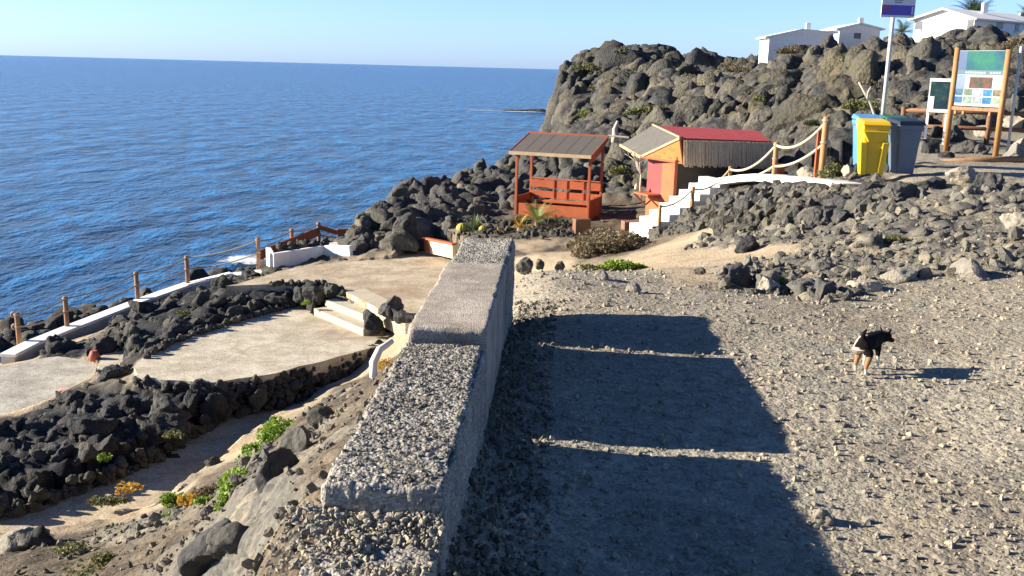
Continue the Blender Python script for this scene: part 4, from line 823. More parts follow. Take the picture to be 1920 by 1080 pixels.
fw = wallq('front_wall', A1+np.array([.05, .12, 0]), E1+np.array([0, .12, 0]), 4.95, 2.2, M_darkwall)
bk0, bk1 = C1+np.array([1.0, 1.4, 0]), E1+np.array([-.2, 1.9, 0]); wallq('back_wall', bk1, bk0, 4.95, 1.9, M_orange2); wallq('side_wall', E1, bk1, 4.95, 2.1, M_orange2); wallq('side_wall', bk0, C1, 4.95, 2.4, M_orange2)
# corner post in dark red between orange side and dark front
MB().beam(dn(A1, 4.95), dn(A1, 2.6), .09, .09).build('corner_post', M_orange2, ky)
# mural on the dark front wall: a plain teal fish shape
fa = A1+(E1-A1)*.16; fdir = (E1-A1)*np.array([1, 1, 0]); fdir /= np.linalg.norm(fdir); fn_ = np.array([fdir[1], -fdir[0], 0])
pts = [(-.30, .02), (-.18, .15), (.05, .17), (.25, .08), (.42, .02), (.50, -.04), (.36, -.13), (.1, -.16), (-.12, -.13), (-.24, -.06)]
c0 = dn(fa, 3.62)+fdir*.12+np.array([.03, .12, 0])+fn_*.012
mb = MB(); front = [c0+fdir*a+up*b for a, b in pts]; mb.add([c0+fn_*.01]+[p_+fn_*.01 for p_ in front], [(0, i+1, (i+1) % len(pts)+1) for i in range(len(pts))]); mb.build('painted_fish', M_teal, fw)
mb = MB(); c1 = c0+fdir*.42-up*.27; mb.add([c1+fn_*.01]+[c1+fn_*.01+fdir*.22*math.cos(a)+up*.08*math.sin(a) for a in np.linspace(0, 6.28, 11)[:-1]], [(0, i+1, (i+1) % 10+1) for i in range(10)]); mb.build('painted_patch', mat('olive_paint', (.10, .12, .03)), fw)
# roofs
MB().slab([Fp, Gp, Br, Bl], .07).build('red_roof', M_redroof, ky); MB().beam(Fp-up*.03+fn_*.02, Gp-up*.03+fn_*.02, .03, .07).build('roof_edge', mat('dark_red_trim', (.24, .03, .03)), ky)
MB().slab([T1, Fp, Bl, Bg], .06).build('grey_roof', mat('grey_roofing_felt', (.115, .105, .09), (.085, .08, .07), 6, .9, .3, .01), ky)
MB().beam(T1+(Bg-T1)*-.02, Bg, .05, .09).build('roof_edge', M_cream, ky); MB().beam(T1, Fp, .05, .07).build('roof_edge', M_cream, ky); MB().beam(Fp+up*.03, Bl+up*.03, .07, .04).build('ridge_cap', M_cream, ky)
tri = MB(); nv = Vector(T2-T1).cross(Vector(Fp-T1)).normalized(); nv = nv if nv.y < 0 else -nv
th_ = np.array(nv)*.05; tri.add([T1, T2, Fp, T1-th_, T2-th_, Fp-th_], [(0, 1, 2), (3, 5, 4), (0, 3, 4, 1), (1, 4, 5, 2), (2, 5, 3, 0)]); gb = tri.build('gable', M_yellow, ky)
for (a, b, w, h) in ((.42, .13, .13, .045), (.70, .15, .10, .04), (.76, .50, .12, .06), (.58, .30, .05, .03)):
    c = T1+(T2-T1)*a+(Fp-T2)*b+np.array(nv)*.006; e1 = (T2-T1)/np.linalg.norm(T2-T1); e2 = np.cross(np.array(nv), e1); e2 = e2 if e2[2] > 0 else -e2
    MB().add([c]+[c+e1*w*math.cos(t_)+e2*h*math.sin(t_) for t_ in np.linspace(0, 6.28, 9)[:-1]], [(0, i+1, (i+1) % 8+1) for i in range(8)]).build('painted_mark', mat('brown_marking', (.34, .17, .05)), gb)
MB().beam(T2+np.array(nv)*.02, Fp+np.array(nv)*.02, .04, .06).build('corner_trim', M_orange2, ky); MB().beam(T1+np.array(nv)*.02, T2+np.array(nv)*.02, .03, .05).build('corner_trim', M_orange2, ky)
# thatch fringe: overlapping reed strips
mb = MB(); a0, a1 = Fp+fn_*.10+fdir*.10-up*.05, Gp+fn_*.10-up*.03; NB = 150
for k in range(NB):
    f_ = (k+random.uniform(-.3, .3))/NB; p_ = a0+(a1-a0)*f_; ln_ = .74+random.uniform(-.05, .07); w = random.uniform(.022, .036); o_ = random.uniform(0, .035)
    mb.beam(p_+fn_*o_, p_+fn_*(o_+.10)-up*ln_+fdir*random.uniform(-.02, .02), w, .012, fn_)
mb.slab([a0-up*.74+fn_*.06, a1-up*.74+fn_*.06, a1, a0], .02, Vector(fn_)); mb.build('thatch_fringe', M_thatch, ky)
# counter shelf on the hatch side
nl_ = np.array([(Mid-C1)[1], -(Mid-C1)[0], 0]); nl_ /= np.linalg.norm(nl_); sh = [dn(C1, 3.72)+nl_*.02, dn(C1, 3.72)+nl_*.48, dn(Mid, 3.72)+nl_*.48, dn(Mid, 3.72)+nl_*.02]
sf = MB().slab(sh, .05, Vector((0, 0, 1))).build('counter', M_orange, ky, bevel=.006)
for q in (sh[1], sh[2]): MB().beam(q-up*.05, q-nl_*.46-up*.42, .04, .04).build('bracket', M_orange2, sf)
q = dn(C1, 3.66)+nl_*.38; tag(MB().tube([q, q+up*.03, q+up*.12, q+up*.2], [.05, .07, .06, .02], 8).build('ornament', M_driftwood, None, True), 'small pale ornament standing on the hut counter corner', 'ornament')
# ------------------------------------------------------------------ wheelie bins
def bin_(name, px, py, d, h, mt_body, mt_lid, rz_, lab, cols=True):
    b = D(px, py, d); t = thing(name, lab, 'bin', b, 'rubbish bins in a row'); w0, w1, dp0, dp1 = .36, .50, .40, .54
    ca, sa = math.cos(rz_), math.sin(rz_)
    def L(x, y, z): return (b[0]+x*ca-y*sa, b[1]+x*sa+y*ca, b[2]+z)
    def ring(z, w, dp, yo=0): 
        r_ = .035; return [L(x*w/2-(x*r_ if i_ else 0), y*dp/2-(0 if i_ else y*r_)+yo, z) for (x, y, i_) in ((-1, -1, 0), (-1, -1, 1), (1, -1, 1), (1, -1, 0), (1, 1, 0), (1, 1, 1), (-1, 1, 1), (-1, 1, 0))]
    mb = MB(); rs = [(0.02, w0, dp0), (.5*h, (w0+w1)/2, (dp0+dp1)/2), (.80*h, w1*.97, dp1*.97), (.81*h, w1*1.05, dp1*1.03), (.90*h, w1*1.06, dp1*1.05)]
    V = []; 
    for z, w, dp in rs: V += ring(z, w, dp)
    Fs_ = [tuple(range(7, -1, -1)), tuple(range(32, 40))]
    for i in range(4):
        for j in range(8): Fs_.append((i*8+j, i*8+(j+1) % 8, (i+1)*8+(j+1) % 8, (i+1)*8+j))
    mb.add(V, Fs_); mb.build('body', mt_body, t, bevel=.012)
    if cols:
        for sx in (-1, 1):
            mb = MB(); mb.hexa([L(sx*w0/2-sx*.02-.065, -dp0/2-.055, .0), L(sx*w0/2-sx*.02+.055, -dp0/2-.055, .0), L(sx*w0/2-sx*.02+.055, -dp0/2+.1, 0), L(sx*w0/2-sx*.02-.065, -dp0/2+.1, 0)],
                [L(sx*w1*.42-.07, -dp1/2-.035, .60*h), L(sx*w1*.42+.06, -dp1/2-.035, .60*h), L(sx*w1*.42+.06, -dp1/2+.1, .62*h), L(sx*w1*.42-.07, -dp1/2+.1, .62*h)]); mb.build('moulded_leg', mt_body, t, bevel=.02)
        mb = MB(); mb.hexa([L(-.13, -dp1/2-.02, .60*h), L(.13, -dp1/2-.02, .60*h), L(.13, -.1, .60*h), L(-.13, -.1, .60*h)], [L(-w1/2, -dp1/2-.05, .80*h), L(w1/2, -dp1/2-.05, .80*h), L(w1/2, -.1, .80*h), L(-w1/2, -.1, .80*h)]); mb.build('front_bulge', mt_body, t, bevel=.015)
    mb = MB(); mb.hexa([L(-w1*.56, -dp1*.60, .90*h), L(w1*.56, -dp1*.60, .90*h), L(w1*.56, dp1*.55, .92*h), L(-w1*.56, dp1*.55, .92*h)], [L(-w1*.50, -dp1*.50, .97*h), L(w1*.50, -dp1*.50, .97*h), L(w1*.5, dp1*.5, h*1.01), L(-w1*.5, dp1*.5, h*1.01)])
    mb.build('lid', mt_lid, t, bevel=.02)
    MB().tube([L(-w1*.42, dp1*.62, .93*h), L(w1*.42, dp1*.62, .93*h)], .018, 8).build('handle', mt_body, t, True)
    for sx in (-1, 1): MB().tube([L(sx*w0*.52-.03, dp0*.52, .09), L(sx*w0*.52+.03, dp0*.52, .09)], .09, 16).build('wheel', mat('black_rubber', (.02, .02, .02)), t, True)
plast = dict(rough=.45, bmp=.05, bdist=.003)
Mye = mat('yellow_plastic', (.80, .52, .02), (.74, .45, .02), 3, **plast); Mbl = mat('blue_plastic', (.10, .30, .60), (.08, .22, .48), 3, **plast); Mgn = mat('green_plastic', (.03, .16, .08), (.02, .11, .06), 3, **plast)
Mgy = mat('slate_plastic', (.13, .17, .22), (.10, .13, .17), 3, **plast); Mdk = mat('dark_lid_plastic', (.02, .028, .045), None, 3, **plast)
bin_('wheelie_bin', 1628, 326, 1.86, 1.06, Mye, Mye, -.10, 'bright yellow wheelie bin standing at the front of the row')
bin_('wheelie_bin', 1688, 326, 1.86, 1.08, Mgy, Mdk, .08, 'slate grey wheelie bin with a dark lid, rightmost of the row', False)
bin_('wheelie_bin', 1618, 312, 1.86, 1.08, Mbl, Mbl, -.1, 'light blue wheelie bin mostly hidden behind the yellow bin', False)
bin_('wheelie_bin', 1668, 314, 1.86, 1.08, Mgn, Mgn, -.05, 'dark green wheelie bin squeezed between the yellow and grey bins', False)
# ------------------------------------------------------------------ bus stop sign
sb = R(1647, 292, 21.3); stp_ = R(1663.5, -46, 21.3); 
sp = thing('street_sign', 'tall white pole carrying a white and purple stop sign behind the bins', 'sign', sb)
top_ = sb+up*(3.75); MB().tube([sb-up*.3, top_], .042, 14).build('pole', M_metal, sp, True)
# plate hung so that its lower edge is 2.85 m up
c = sb+up*3.28; w = .68; a_ = .10; e1 = np.array([math.cos(a_), math.sin(a_), 0]); fr = np.array([e1[1], -e1[0], 0])
def plate(nm, x0, x1, z0, z1, off, mt, par, th=.02): 
    return MB().slab([c+e1*x0+up*z0+fr*off, c+e1*x1+up*z0+fr*off, c+e1*x1+up*z1+fr*off, c+e1*x0+up*z1+fr*off], th, Vector(fr)).build(nm, mt, par)
pl = plate('sign_plate', -.30, .42, -.42, .42, .075, mat('sign_white', (.62, .62, .66), (.58, .58, .62), 3, .5), sp, .03)
SIGN_C = (c, e1, fr)
Mpur = mat('sign_purple', (.10, .07, .42), (.08, .06, .36), 3, .5); Mink = mat('sign_grey_ink', (.22, .24, .34), None, 4, .6); Mred_ = mat('sign_red', (.55, .05, .12), None, 4, .6)
plate('purple_band', -.295, .415, -.375, -.175, .080, Mpur, pl, .004); plate('red_logo', -.27, -.13, -.255, -.195, .084, Mred_, pl, .003)
for k in range(4): plate('lettering', .345, .385, -.35+.04*k, -.325+.04*k, .084, mat('sign_light_ink', (.7, .7, .75)), pl, .003)
for k, (x0, x1, z) in enumerate(((-.02, .13, .02), (0, .12, -.03), (-.05, .15, -.085), (-.03, .13, -.13))): plate('lettering', x0, x1, z, z+.022, .080, Mink, pl, .003)
plate('lettering', -.27, -.20, .0, .10, .080, Mink, pl, .003)
# dead branch
q = R(1641, 216, 21.6); q = q-up*.6; p1 = R(1640, 216, 21.6); p2 = R(1627, 185, 21.6); p3 = R(1610, 154, 21.7); p4 = R(1633, 162, 21.5)
tag(MB().tube([q, p1, p2+np.array([.02, 0, 0]), p2, p3], [.035, .03, .028, .026, .014], 8).tube([p2-up*.02, (p2+p4)/2+np.array([-.03, 0, 0]), p4], [.024, .02, .013], 8).build('dead_branch', M_driftwood, None, True), 'bare forked pale branch sticking up behind the yellow bin', 'branch')
# ------------------------------------------------------------------ information boards
d_ = 1.82
PL, PR = R(1775, 266, 25.6), R(1868, 279, 24.4); iv = PR-PL; iv[2] = 0; iw = np.linalg.norm(iv); iv /= iw; inn = np.array([iv[1], -iv[0], 0])
ib = thing('information_board', 'large information board with photographs held between two round brown posts', 'board', PL)
hL = 2.35
lean = (-inn)*.0
MB().tube([PL-up*.3, PL+up*hL], .068, 14).build('post', M_postwood, ib, True); MB().tube([PR-up*.3, PR+up*(hL+.02)], .068, 14).build('post', M_postwood, ib, True)
def IP(f_, h, off=0.): return PL+iv*(iw*f_)+up*h+inn*off
def panel(nm, f0, f1, h0, h1, off, mt, par, th=.012): return MB().slab([IP(f0, h0, off), IP(f1, h0, off), IP(f1, h1, off), IP(f0, h1, off)], th, Vector(inn)).build(nm, mt, par)
pn = panel('panel', .03, .97, .93, 2.28, 0.0, mat('panel_pale', (.34, .38, .40), (.29, .34, .37), 2, .45), ib, .03)
Mmap = None
def imgmat(name, stops, sc):
    m, n, b = newmat(name); v = coords(n); n.links.new(ramp(n, noise_n(n, v, sc, 4, .6), stops), b.inputs['Base Color']); b.inputs['Roughness'].default_value = .6; b.inputs['Specular IOR Level'].default_value = .2; return m
panel('sea_chart', .035, .96, 1.80, 2.27, .004, imgmat('chart_teal', [(.35, (.006, .045, .11)), (.5, (.01, .10, .11)), (.66, (.02, .15, .09))], 1.6), pn, .006)
panel('chart_edge', .035, .22, 1.80, 2.27, .007, mat('chart_blue', (.01, .04, .13), (.01, .07, .17), 4, .4), pn, .005)
panel('title_strip', .035, .965, 1.70, 1.795, .005, mat('title_dark', (.03, .11, .13), None, 3, .4), pn, .006)
for k in range(9): panel('lettering', .22+.045*k, .25+.045*k, 1.73, 1.765, .009, mat('title_letters', (.6, .62, .62)), pn, .004)
for k in range(4): panel('lettering', .70+.055*k, .735+.055*k, 1.73, 1.765, .009, mat('title_letters', (.6, .62, .62)), pn, .004)
panel('text_column', .035, .22, 1.33, 1.69, .004, mat('column_blue', (.12, .18, .26), None, 3, .4), pn, .005)
panel('photo_print', .32, .76, 1.37, 1.64, .006, imgmat('photo_dark_red', [(.35, (.03, .045, .03)), (.55, (.09, .06, .04)), (.68, (.25, .03, .04))], 7), pn, .006)
cl = [((.03, .08, .16), (.05, .14, .24)), ((.07, .11, .08), (.14, .17, .12)), ((.12, .12, .40), (.40, .42, .60)), ((.02, .08, .25), (.04, .20, .42)), ((.06, .08, .04), (.20, .15, .10)), ((.02, .08, .18), (.04, .14, .26)), ((.11, .17, .14), (.2, .28, .22)), ((.14, .17, .18), (.26, .3, .3)), ((.01, .09, .22), (.02, .15, .32)), ((.14, .2, .14), (.25, .32, .22))]
for r_ in range(2):
    for k in range(5): panel('photo_print', .04+.19*k, .205+.19*k, 1.19-.19*r_, 1.355-.19*r_-.01, .006, imgmat(f'print_{r_}_{k}', [(.4, cl[r_*5+k][0]), (.6, cl[r_*5+k][1])], 9), pn, .006)
MB().beam(IP(0, .86), IP(1, .86), .08, .09).build('cross_beam', M_oldwood, ib, bevel=.01)
for f_ in (.12, .28, .80): MB().beam(IP(f_, .80, .02), IP(f_, .72, .02), .06, .05, iv).build('block', M_postwood, ib)
q = PR+iv*.14-inn*.25; tag(MB().tube([q-up*.2, q+up*2.45], .035, 12).build('metal_pole', M_metal, None, True), 'thin pale metal pole right behind the right post of the information board', 'pole')
# small board
s0, s1 = R(1737, 236, 27.5), R(1772, 238, 27.3); sv = s1-s0; sv[2] = 0; sw = np.linalg.norm(sv); sv /= sw; sn = np.array([sv[1], -sv[0], 0]); s1[2] = s0[2]
sm = thing('small_board', 'smaller white-framed notice board with a dark sea picture left of the large board', 'board', s0)
for q in (s0, s1): MB().beam(q-up*.55, q+up*1.28, .07, .07, sv).build('post', M_white, sm)
sp_ = MB().slab([s0+up*.42+sn*.045, s0+sv*sw+up*.42+sn*.045, s0+sv*sw+up*1.22+sn*.045, s0+up*1.22+sn*.045], .03, Vector(sn)).build('panel', imgmat('sea_picture', [(.35, (.01, .025, .05)), (.55, (.02, .06, .07)), (.7, (.10, .14, .05))], 3), sm)
for (a, b) in ((0, .42), (0, 1.24)): MB().beam(s0+up*b+sn*.03-sv*.04, s0+sv*(sw+.04)+up*b+sn*.03, .07, .09).build('frame', M_white, sm)
MB().slab([s0+up*.42+sn*.052, s0+sv*.12+up*.42+sn*.052, s0+sv*.12+up*.80+sn*.052, s0+up*.80+sn*.052], .01, Vector(sn)).build('white_corner', M_white, sp_)
# brown rail fence behind the boards
fr0, fr1 = R(1690, 246, 28.6), R(1935, 252, 27.6)
t = thing('rail_fence', 'low dark brown two-rail wooden fence running behind the information boards', 'fence', fr0)
fr0[2] = CZ-1.75; fr1[2] = CZ-1.75; fv = (fr1-fr0)
for h in (.42, .86): MB().tube([fr0+up*h, fr1+up*h], .06, 10).build('rail', M_rail, t, True)
for k in range(4): q = fr0+fv*(k/3.); MB().tube([q-up*.2, q+up*.95], .07, 10).build('fence_post', M_rail, t, True)
# shaded timber edging in front of the boards
a, b = R(1765, 305, 22.6), R(1935, 298, 22.6); tag(MB().tube([a, (a+b)/2+up*.02, b], .075, 10).build('timber_edging', M_oldwood, None, True), 'long brown timber log edging the ground in front of the information board', 'log')
# ------------------------------------------------------------------ houses on the hill
def house(lab, fl_, fr_, dep, hh, gable, wins, grp='white houses on the hill'):
    """fl_, fr_: front base corners; gable front with low pitched roof"""
    a, b = fl_, fr_; v = b-a; v[2] = 0; L_ = np.linalg.norm(v); v /= L_; back = np.array([-v[1], v[0], 0])*dep
    t = thing('white_house', lab, 'house', a, grp); m_ = (a+b)/2
    A = [a-up*3, b-up*3, b+up*hh, m_+up*(hh+gable), a+up*hh]; B = [q+back for q in A]
    MB().add(A+B, [(0, 1, 2, 3, 4), (9, 8, 7, 6, 5), (0, 5, 6, 1), (1, 6, 7, 2), (4, 9, 5, 0), (2, 7, 8, 3), (3, 8, 9, 4)]).build('wall', M_white, t)
    o_ = v*.35
    rf_ = MB(); rf_.slab([A[4]-o_+up*.06-back*.04, A[3]+up*.08-back*.04, B[3]+up*.08, B[4]-o_+up*.06], .12); rf_.slab([A[3]+up*.08-back*.04, A[2]+o_+up*.06-back*.04, B[2]+o_+up*.06, B[3]+up*.08], .12); rf_.build('roof', M_white, t)
    q = m_+v*.8+up*(hh+gable)+back*.4; MB().box(tuple(q+up*.25), (.35, .35, .7)).build('chimney', M_white, t)
    for (f_, h0, w, h1, side) in wins:
        if side == 'f': p_ = a+v*(L_*f_)-np.array([-v[1], v[0], 0])*.03; d1 = v
        else: p_ = b+back*f_+v*.03; d1 = back/dep
        w_ = MB().beam(p_+up*h0, p_+up*h1, w, .06, (np.array([-v[1], v[0], 0]) if side == 'f' else v)) if False else MB().slab([p_-d1*w/2+up*h0, p_+d1*w/2+up*h0, p_+d1*w/2+up*h1, p_-d1*w/2+up*h1], .05)
        wo = w_.build('window', mat('window_shade', (.10, .10, .12), None, 3, .3), t); MB().beam(p_-d1*w/2+up*h0, p_+d1*w/2+up*h0, .12, .08).build('sill', M_white, wo)
h1a, h1b = R(1712, 66, 76), R(1824, 66, 72)
house('largest white gabled house on the hilltop above the bins, with a shaded right side', h1a, h1b, 9, 1.35*.8, .75, [(.08, .35, .6, 1.0, 'f'), (.94, .25, .45, 1.0, 'f'), (.35, .5, .8, 1.0, 's'), (.6, .4, .5, 1.0, 's')])
house('small white house behind and right of the largest gabled one', R(1856, 72, 84), R(1893, 72, 83), 6, 1.2, .35, [(.62, .3, .45, .95, 'f')])
house('low white house just left of the stop sign pole with one small window', R(1572, 80, 83), R(1648, 80, 83), 6, 1.05, .45, [(.45, .3, .55, .8, 'f')])
house('long low white building stepping down at the left end of the hilltop', R(1440, 101, 80), R(1560, 92, 80), 3, 1.25, .40, [])
# ------------------------------------------------------------------ vegetation
def leafmat(name, a, b):
    m, n, bb = newmat(name); at_ = nd(n, 'ShaderNodeAttribute', attribute_name='tone')
    n.links.new(ramp(n, at_.outputs['Fac'], [(0, a), (1, b)]), bb.inputs['Base Color']); bb.inputs['Roughness'].default_value = .6
    tr = nd(n, 'ShaderNodeBsdfTranslucent'); n.links.new(ramp(n, at_.outputs['Fac'], [(0, a), (1, b)]), tr.inputs[0]); mx = nd(n, 'ShaderNodeMixShader'); mx.inputs[0].default_value = .3
    o_ = [x for x in n.nodes if x.type == 'OUTPUT_MATERIAL'][0]; n.links.new(bb.outputs[0], mx.inputs[1]); n.links.new(tr.outputs[0], mx.inputs[2]); n.links.new(mx.outputs[0], o_.inputs[0]); return m
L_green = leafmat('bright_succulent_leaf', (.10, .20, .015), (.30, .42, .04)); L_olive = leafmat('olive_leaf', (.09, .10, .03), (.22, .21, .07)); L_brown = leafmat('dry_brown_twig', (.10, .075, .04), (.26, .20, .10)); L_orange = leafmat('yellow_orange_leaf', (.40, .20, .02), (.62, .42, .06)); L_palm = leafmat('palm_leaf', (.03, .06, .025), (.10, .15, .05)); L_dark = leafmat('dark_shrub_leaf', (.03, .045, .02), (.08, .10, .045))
def leaves(c, rad, n_, sz, mt, seed, flat=.5, clump=7):
    gg = np.random.default_rng(seed); cc = gg.normal(size=(clump, 3)); cc /= np.linalg.norm(cc, axis=1, keepdims=True); cc *= gg.uniform(.25, .75, (clump, 1)); cr = gg.uniform(.28, .55, clump)
    k = gg.integers(0, clump, n_); q = gg.normal(size=(n_, 3)); q /= np.linalg.norm(q, axis=1, keepdims=True); q = cc[k]+q*(cr[k]*gg.uniform(.5, 1, n_)**.5)[:, None]; q[:, 2] = np.abs(q[:, 2])
    pos = q*np.array([rad[0], rad[1], rad[2]]); Rm = randrot(gg, n_); s_ = sz*gg.uniform(.5, 1.3, n_); base = np.array([[-.5, 0, 0], [0, -.28, .05], [.6, 0, 0], [0, .28, .05]])
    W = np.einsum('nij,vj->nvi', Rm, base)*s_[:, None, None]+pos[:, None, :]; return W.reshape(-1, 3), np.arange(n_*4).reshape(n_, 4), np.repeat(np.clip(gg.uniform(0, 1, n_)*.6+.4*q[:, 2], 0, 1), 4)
def bush(px, py, d, rad, n_, sz, mt, seed, lab, grp=None, cat='plant', nm='shrub', Yd=None):
    p_ = R(px, py, Yd) if Yd else D(px, py, d); z = gz(p_[0], p_[1])+.02 if not Yd else p_[2]; z = max(z, p_[2]-.15) if not Yd else z
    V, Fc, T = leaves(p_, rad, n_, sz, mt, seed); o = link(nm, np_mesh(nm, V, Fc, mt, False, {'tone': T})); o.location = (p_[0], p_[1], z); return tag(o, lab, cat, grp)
GB = 'bright green succulent tufts'
bush(540, 800, 4.6, (.42, .5, .24), 1500, .055, L_green, 1, 'largest bright green succulent mat on the soil slope left of the wall', GB)
bush(490, 838, 5.0, (.40, .42, .20), 1100, .055, L_green, 2, 'bright green mat just below left of the largest one', GB)
bush(455, 945, 4.1, (.28, .32, .26), 1000, .05, L_green, 3, 'green leafy clump near the orange one, right of it', GB)
bush(600, 775, 4.2, (.14, .16, .10), 300, .045, L_olive, 31, 'olive tuft close to the wall above the largest green mat')
bush(385, 945, 4.9, (.14, .14, .10), 300, .045, L_green, 32, 'green sprig between the orange clump and the leafy one', GB)
bush(440, 915, 4.4, (.2, .2, .10), 300, .045, L_brown, 33, 'dry brown tuft above the green leafy clump')
bush(430, 975, 3.9, (.16, .16, .14), 400, .045, L_green, 4, 'small yellow-green clump lowest on the slope', GB)
bush(325, 925, 5.6, (.20, .22, .24), 600, .05, L_green, 5, 'upright green clump at the edge of the sandy path', GB)
bush(360, 948, 5.2, (.20, .18, .20), 600, .05, L_orange, 6, 'yellow-orange succulent clump beside the green ones')
bush(400, 925, 5.0, (.25, .2, .14), 400, .05, L_brown, 7, 'dry ochre plant behind the yellow-orange clump')
bush(205, 925, 6.6, (.55, .2, .12), 700, .055, L_olive, 8, 'yellowish green mat at the foot of the black rocks by the path')
bush(240, 905, 6.4, (.25, .2, .14), 300, .055, L_orange, 9, 'small rusty mat above the path')
bush(195, 845, 6.0, (.12, .12, .14), 160, .05, L_green, 10, 'tiny green tuft on the black rocks left of the path', GB)
bush(325, 805, 6.3, (.28, .22, .12), 350, .055, L_olive, 11, 'olive tuft on black rocks below the pebbled terrace')
bush(180, 1055, 5.2, (.3, .3, .12), 500, .05, L_olive, 12, 'olive ground plant at the bottom left of the picture')
bush(130, 1030, 5.7, (.35, .3, .10), 400, .05, L_olive, 13, 'low olive mat beside the corner boulders')
bush(325, 985, 5.7, (.12, .12, .08), 160, .045, L_green, 14, 'tiny green tuft at the bottom edge of the path', GB)
bush(575, 560, 5.75, (.14, .14, .12), 220, .05, L_green, 15, 'small green tuft beside the upright rocks left of the cream steps', GB)
bush(345, 578, 5.7, (.22, .16, .12), 250, .05, L_olive, 16, 'olive tuft in the black ridge behind the terrace')
bush(720, 665, 3.8, (.12, .22, .14), 260, .04, L_orange, 17, 'orange and green plant inside the small white rimmed bed by the wall')
bush(642, 742, 4.3, (.08, .08, .05), 90, .035, L_orange, 18, 'tiny yellow plant on the slope near the wall')
bush(580, 775, 4.3, (.16, .12, .06), 200, .035, L_orange, 19, 'rusty orange patch above the largest green mat')
bush(1158, 466, 4.1, (1.5, 1.3, .50), 6500, .075, L_brown, 20, 'wide dry brown shrub on the slope below the white steps', None, 'shrub')
bush(1110, 478, 4.2, (.7, .8, .36), 2000, .07, L_brown, 21, 'brown shrub left of the wide dry one', None, 'shrub')
bush(1172, 490, 3.1, (.55, .3, .18), 1700, .06, L_green, 22, 'bright green cushion in front of the wide dry shrub', GB)
bush(1120, 492, 3.1, (.4, .25, .12), 800, .055, L_olive, 23, 'yellowish cushion left of the bright green one')
bush(1450, 530, 2.42, (.17, .15, .10), 420, .045, L_green, 24, 'bright green tuft among the stones on the gravel edge', GB)
bush(1670, 450, 2.3, (.3, .3, .10), 350, .05, L_olive, 25, 'olive tuft on the rubble slope', None)
bush(1560, 318, 2.0, (.45, .4, .28), 1100, .06, L_olive, 26, 'green weeds at the foot of the tall rope post')
bush(1615, 205, 0, (.55, .5, .35), 1500, .09, L_olive, 27, 'rounded olive shrub on the cliff above the yellow bin', None, 'shrub', Yd=27.8)
CB = 'shrubs growing on the cliff'
for k, (px, py, Yd, s_, mt, lb) in enumerate(((1190, 215, 50, .75, L_olive, 'yellow shrub on the cliff above the gap between the gazebo and the hut'), (1225, 210, 50, .8, L_olive, 'olive shrub right of the yellow one on the cliff'), (1110, 222, 58, .9, L_olive, 'yellow-green shrub above the gazebo roof end'), (1095, 215, 60, .5, L_green, 'pale green shrub beside the yellow-green one above the gazebo'), (1600, 115, 40, .8, L_olive, 'ochre shrub high on the cliff left of the sign pole'), (1162, 325, 37.0, .55, L_olive, 'yellow-green shrub left of the hut'), (1165, 100, 92, 1.2, L_olive, 'green patch near the summit of the far crag'), (1255, 115, 92, 1.3, L_olive, 'green patch right of the far summit'), (1200, 145, 86, 1.6, L_dark, 'dark bush in the gully of the far crag'), (1380, 135, 62, 1.1, L_brown, 'brown scrub on the ridge above the red roof'), (1905, 92, 41.5, .9, L_brown, 'brown scrub at the right edge of the cliff top'), (1480, 100, 50, 1., L_brown, 'dry grass on the cliff top below the long white building'))):
    bush(px, py, 0, (s_, s_, s_*.6), 700, .13 if Yd < 70 else .22, mt, 40+k, lb, CB, 'shrub', Yd=Yd*.985)
rgx = random.Random(5)
cliff_spots = [(1095, 130, 90), (1120, 170, 86), (1130, 215, 60), (1290, 150, 58), (1340, 175, 52), (1345, 225, 44), (1420, 190, 42), (1470, 210, 37), (1520, 235, 33), (1545, 175, 38), (1640, 160, 37), (1690, 120, 40), (1730, 165, 36), (1800, 110, 40), (1880, 150, 36), (880, 350, 42), (820, 370, 39), (925, 330, 46)]
for k, (px, py, Yd) in enumerate(cliff_spots):
    where = 'on the far crag' if Yd > 80 else ('on the outer shore slope' if px < 850 else 'on the middle shore slope' if px < 900 else 'on the shore slope beside the gazebo') if px < 1000 else 'above the gazebo' if px < 1200 else 'above the red roof' if px < 1445 else 'above the rope posts' if px < 1600 else 'above the sign pole foot' if px < 1700 else 'above the notice boards'
    bush(px, py, 0, (rgx.uniform(.4, .8)*Yd/45, .6*Yd/45, .3*Yd/45), 420, .11*Yd/45, [L_olive, L_brown, L_dark][k % 3], 60+k, ['olive', 'dry brown', 'dark green'][k % 3]+f' scrub patch {where}'+(', higher one' if py < 160 else ', middle one' if py < 180 else ', lower one'), CB, 'shrub', Yd=Yd)
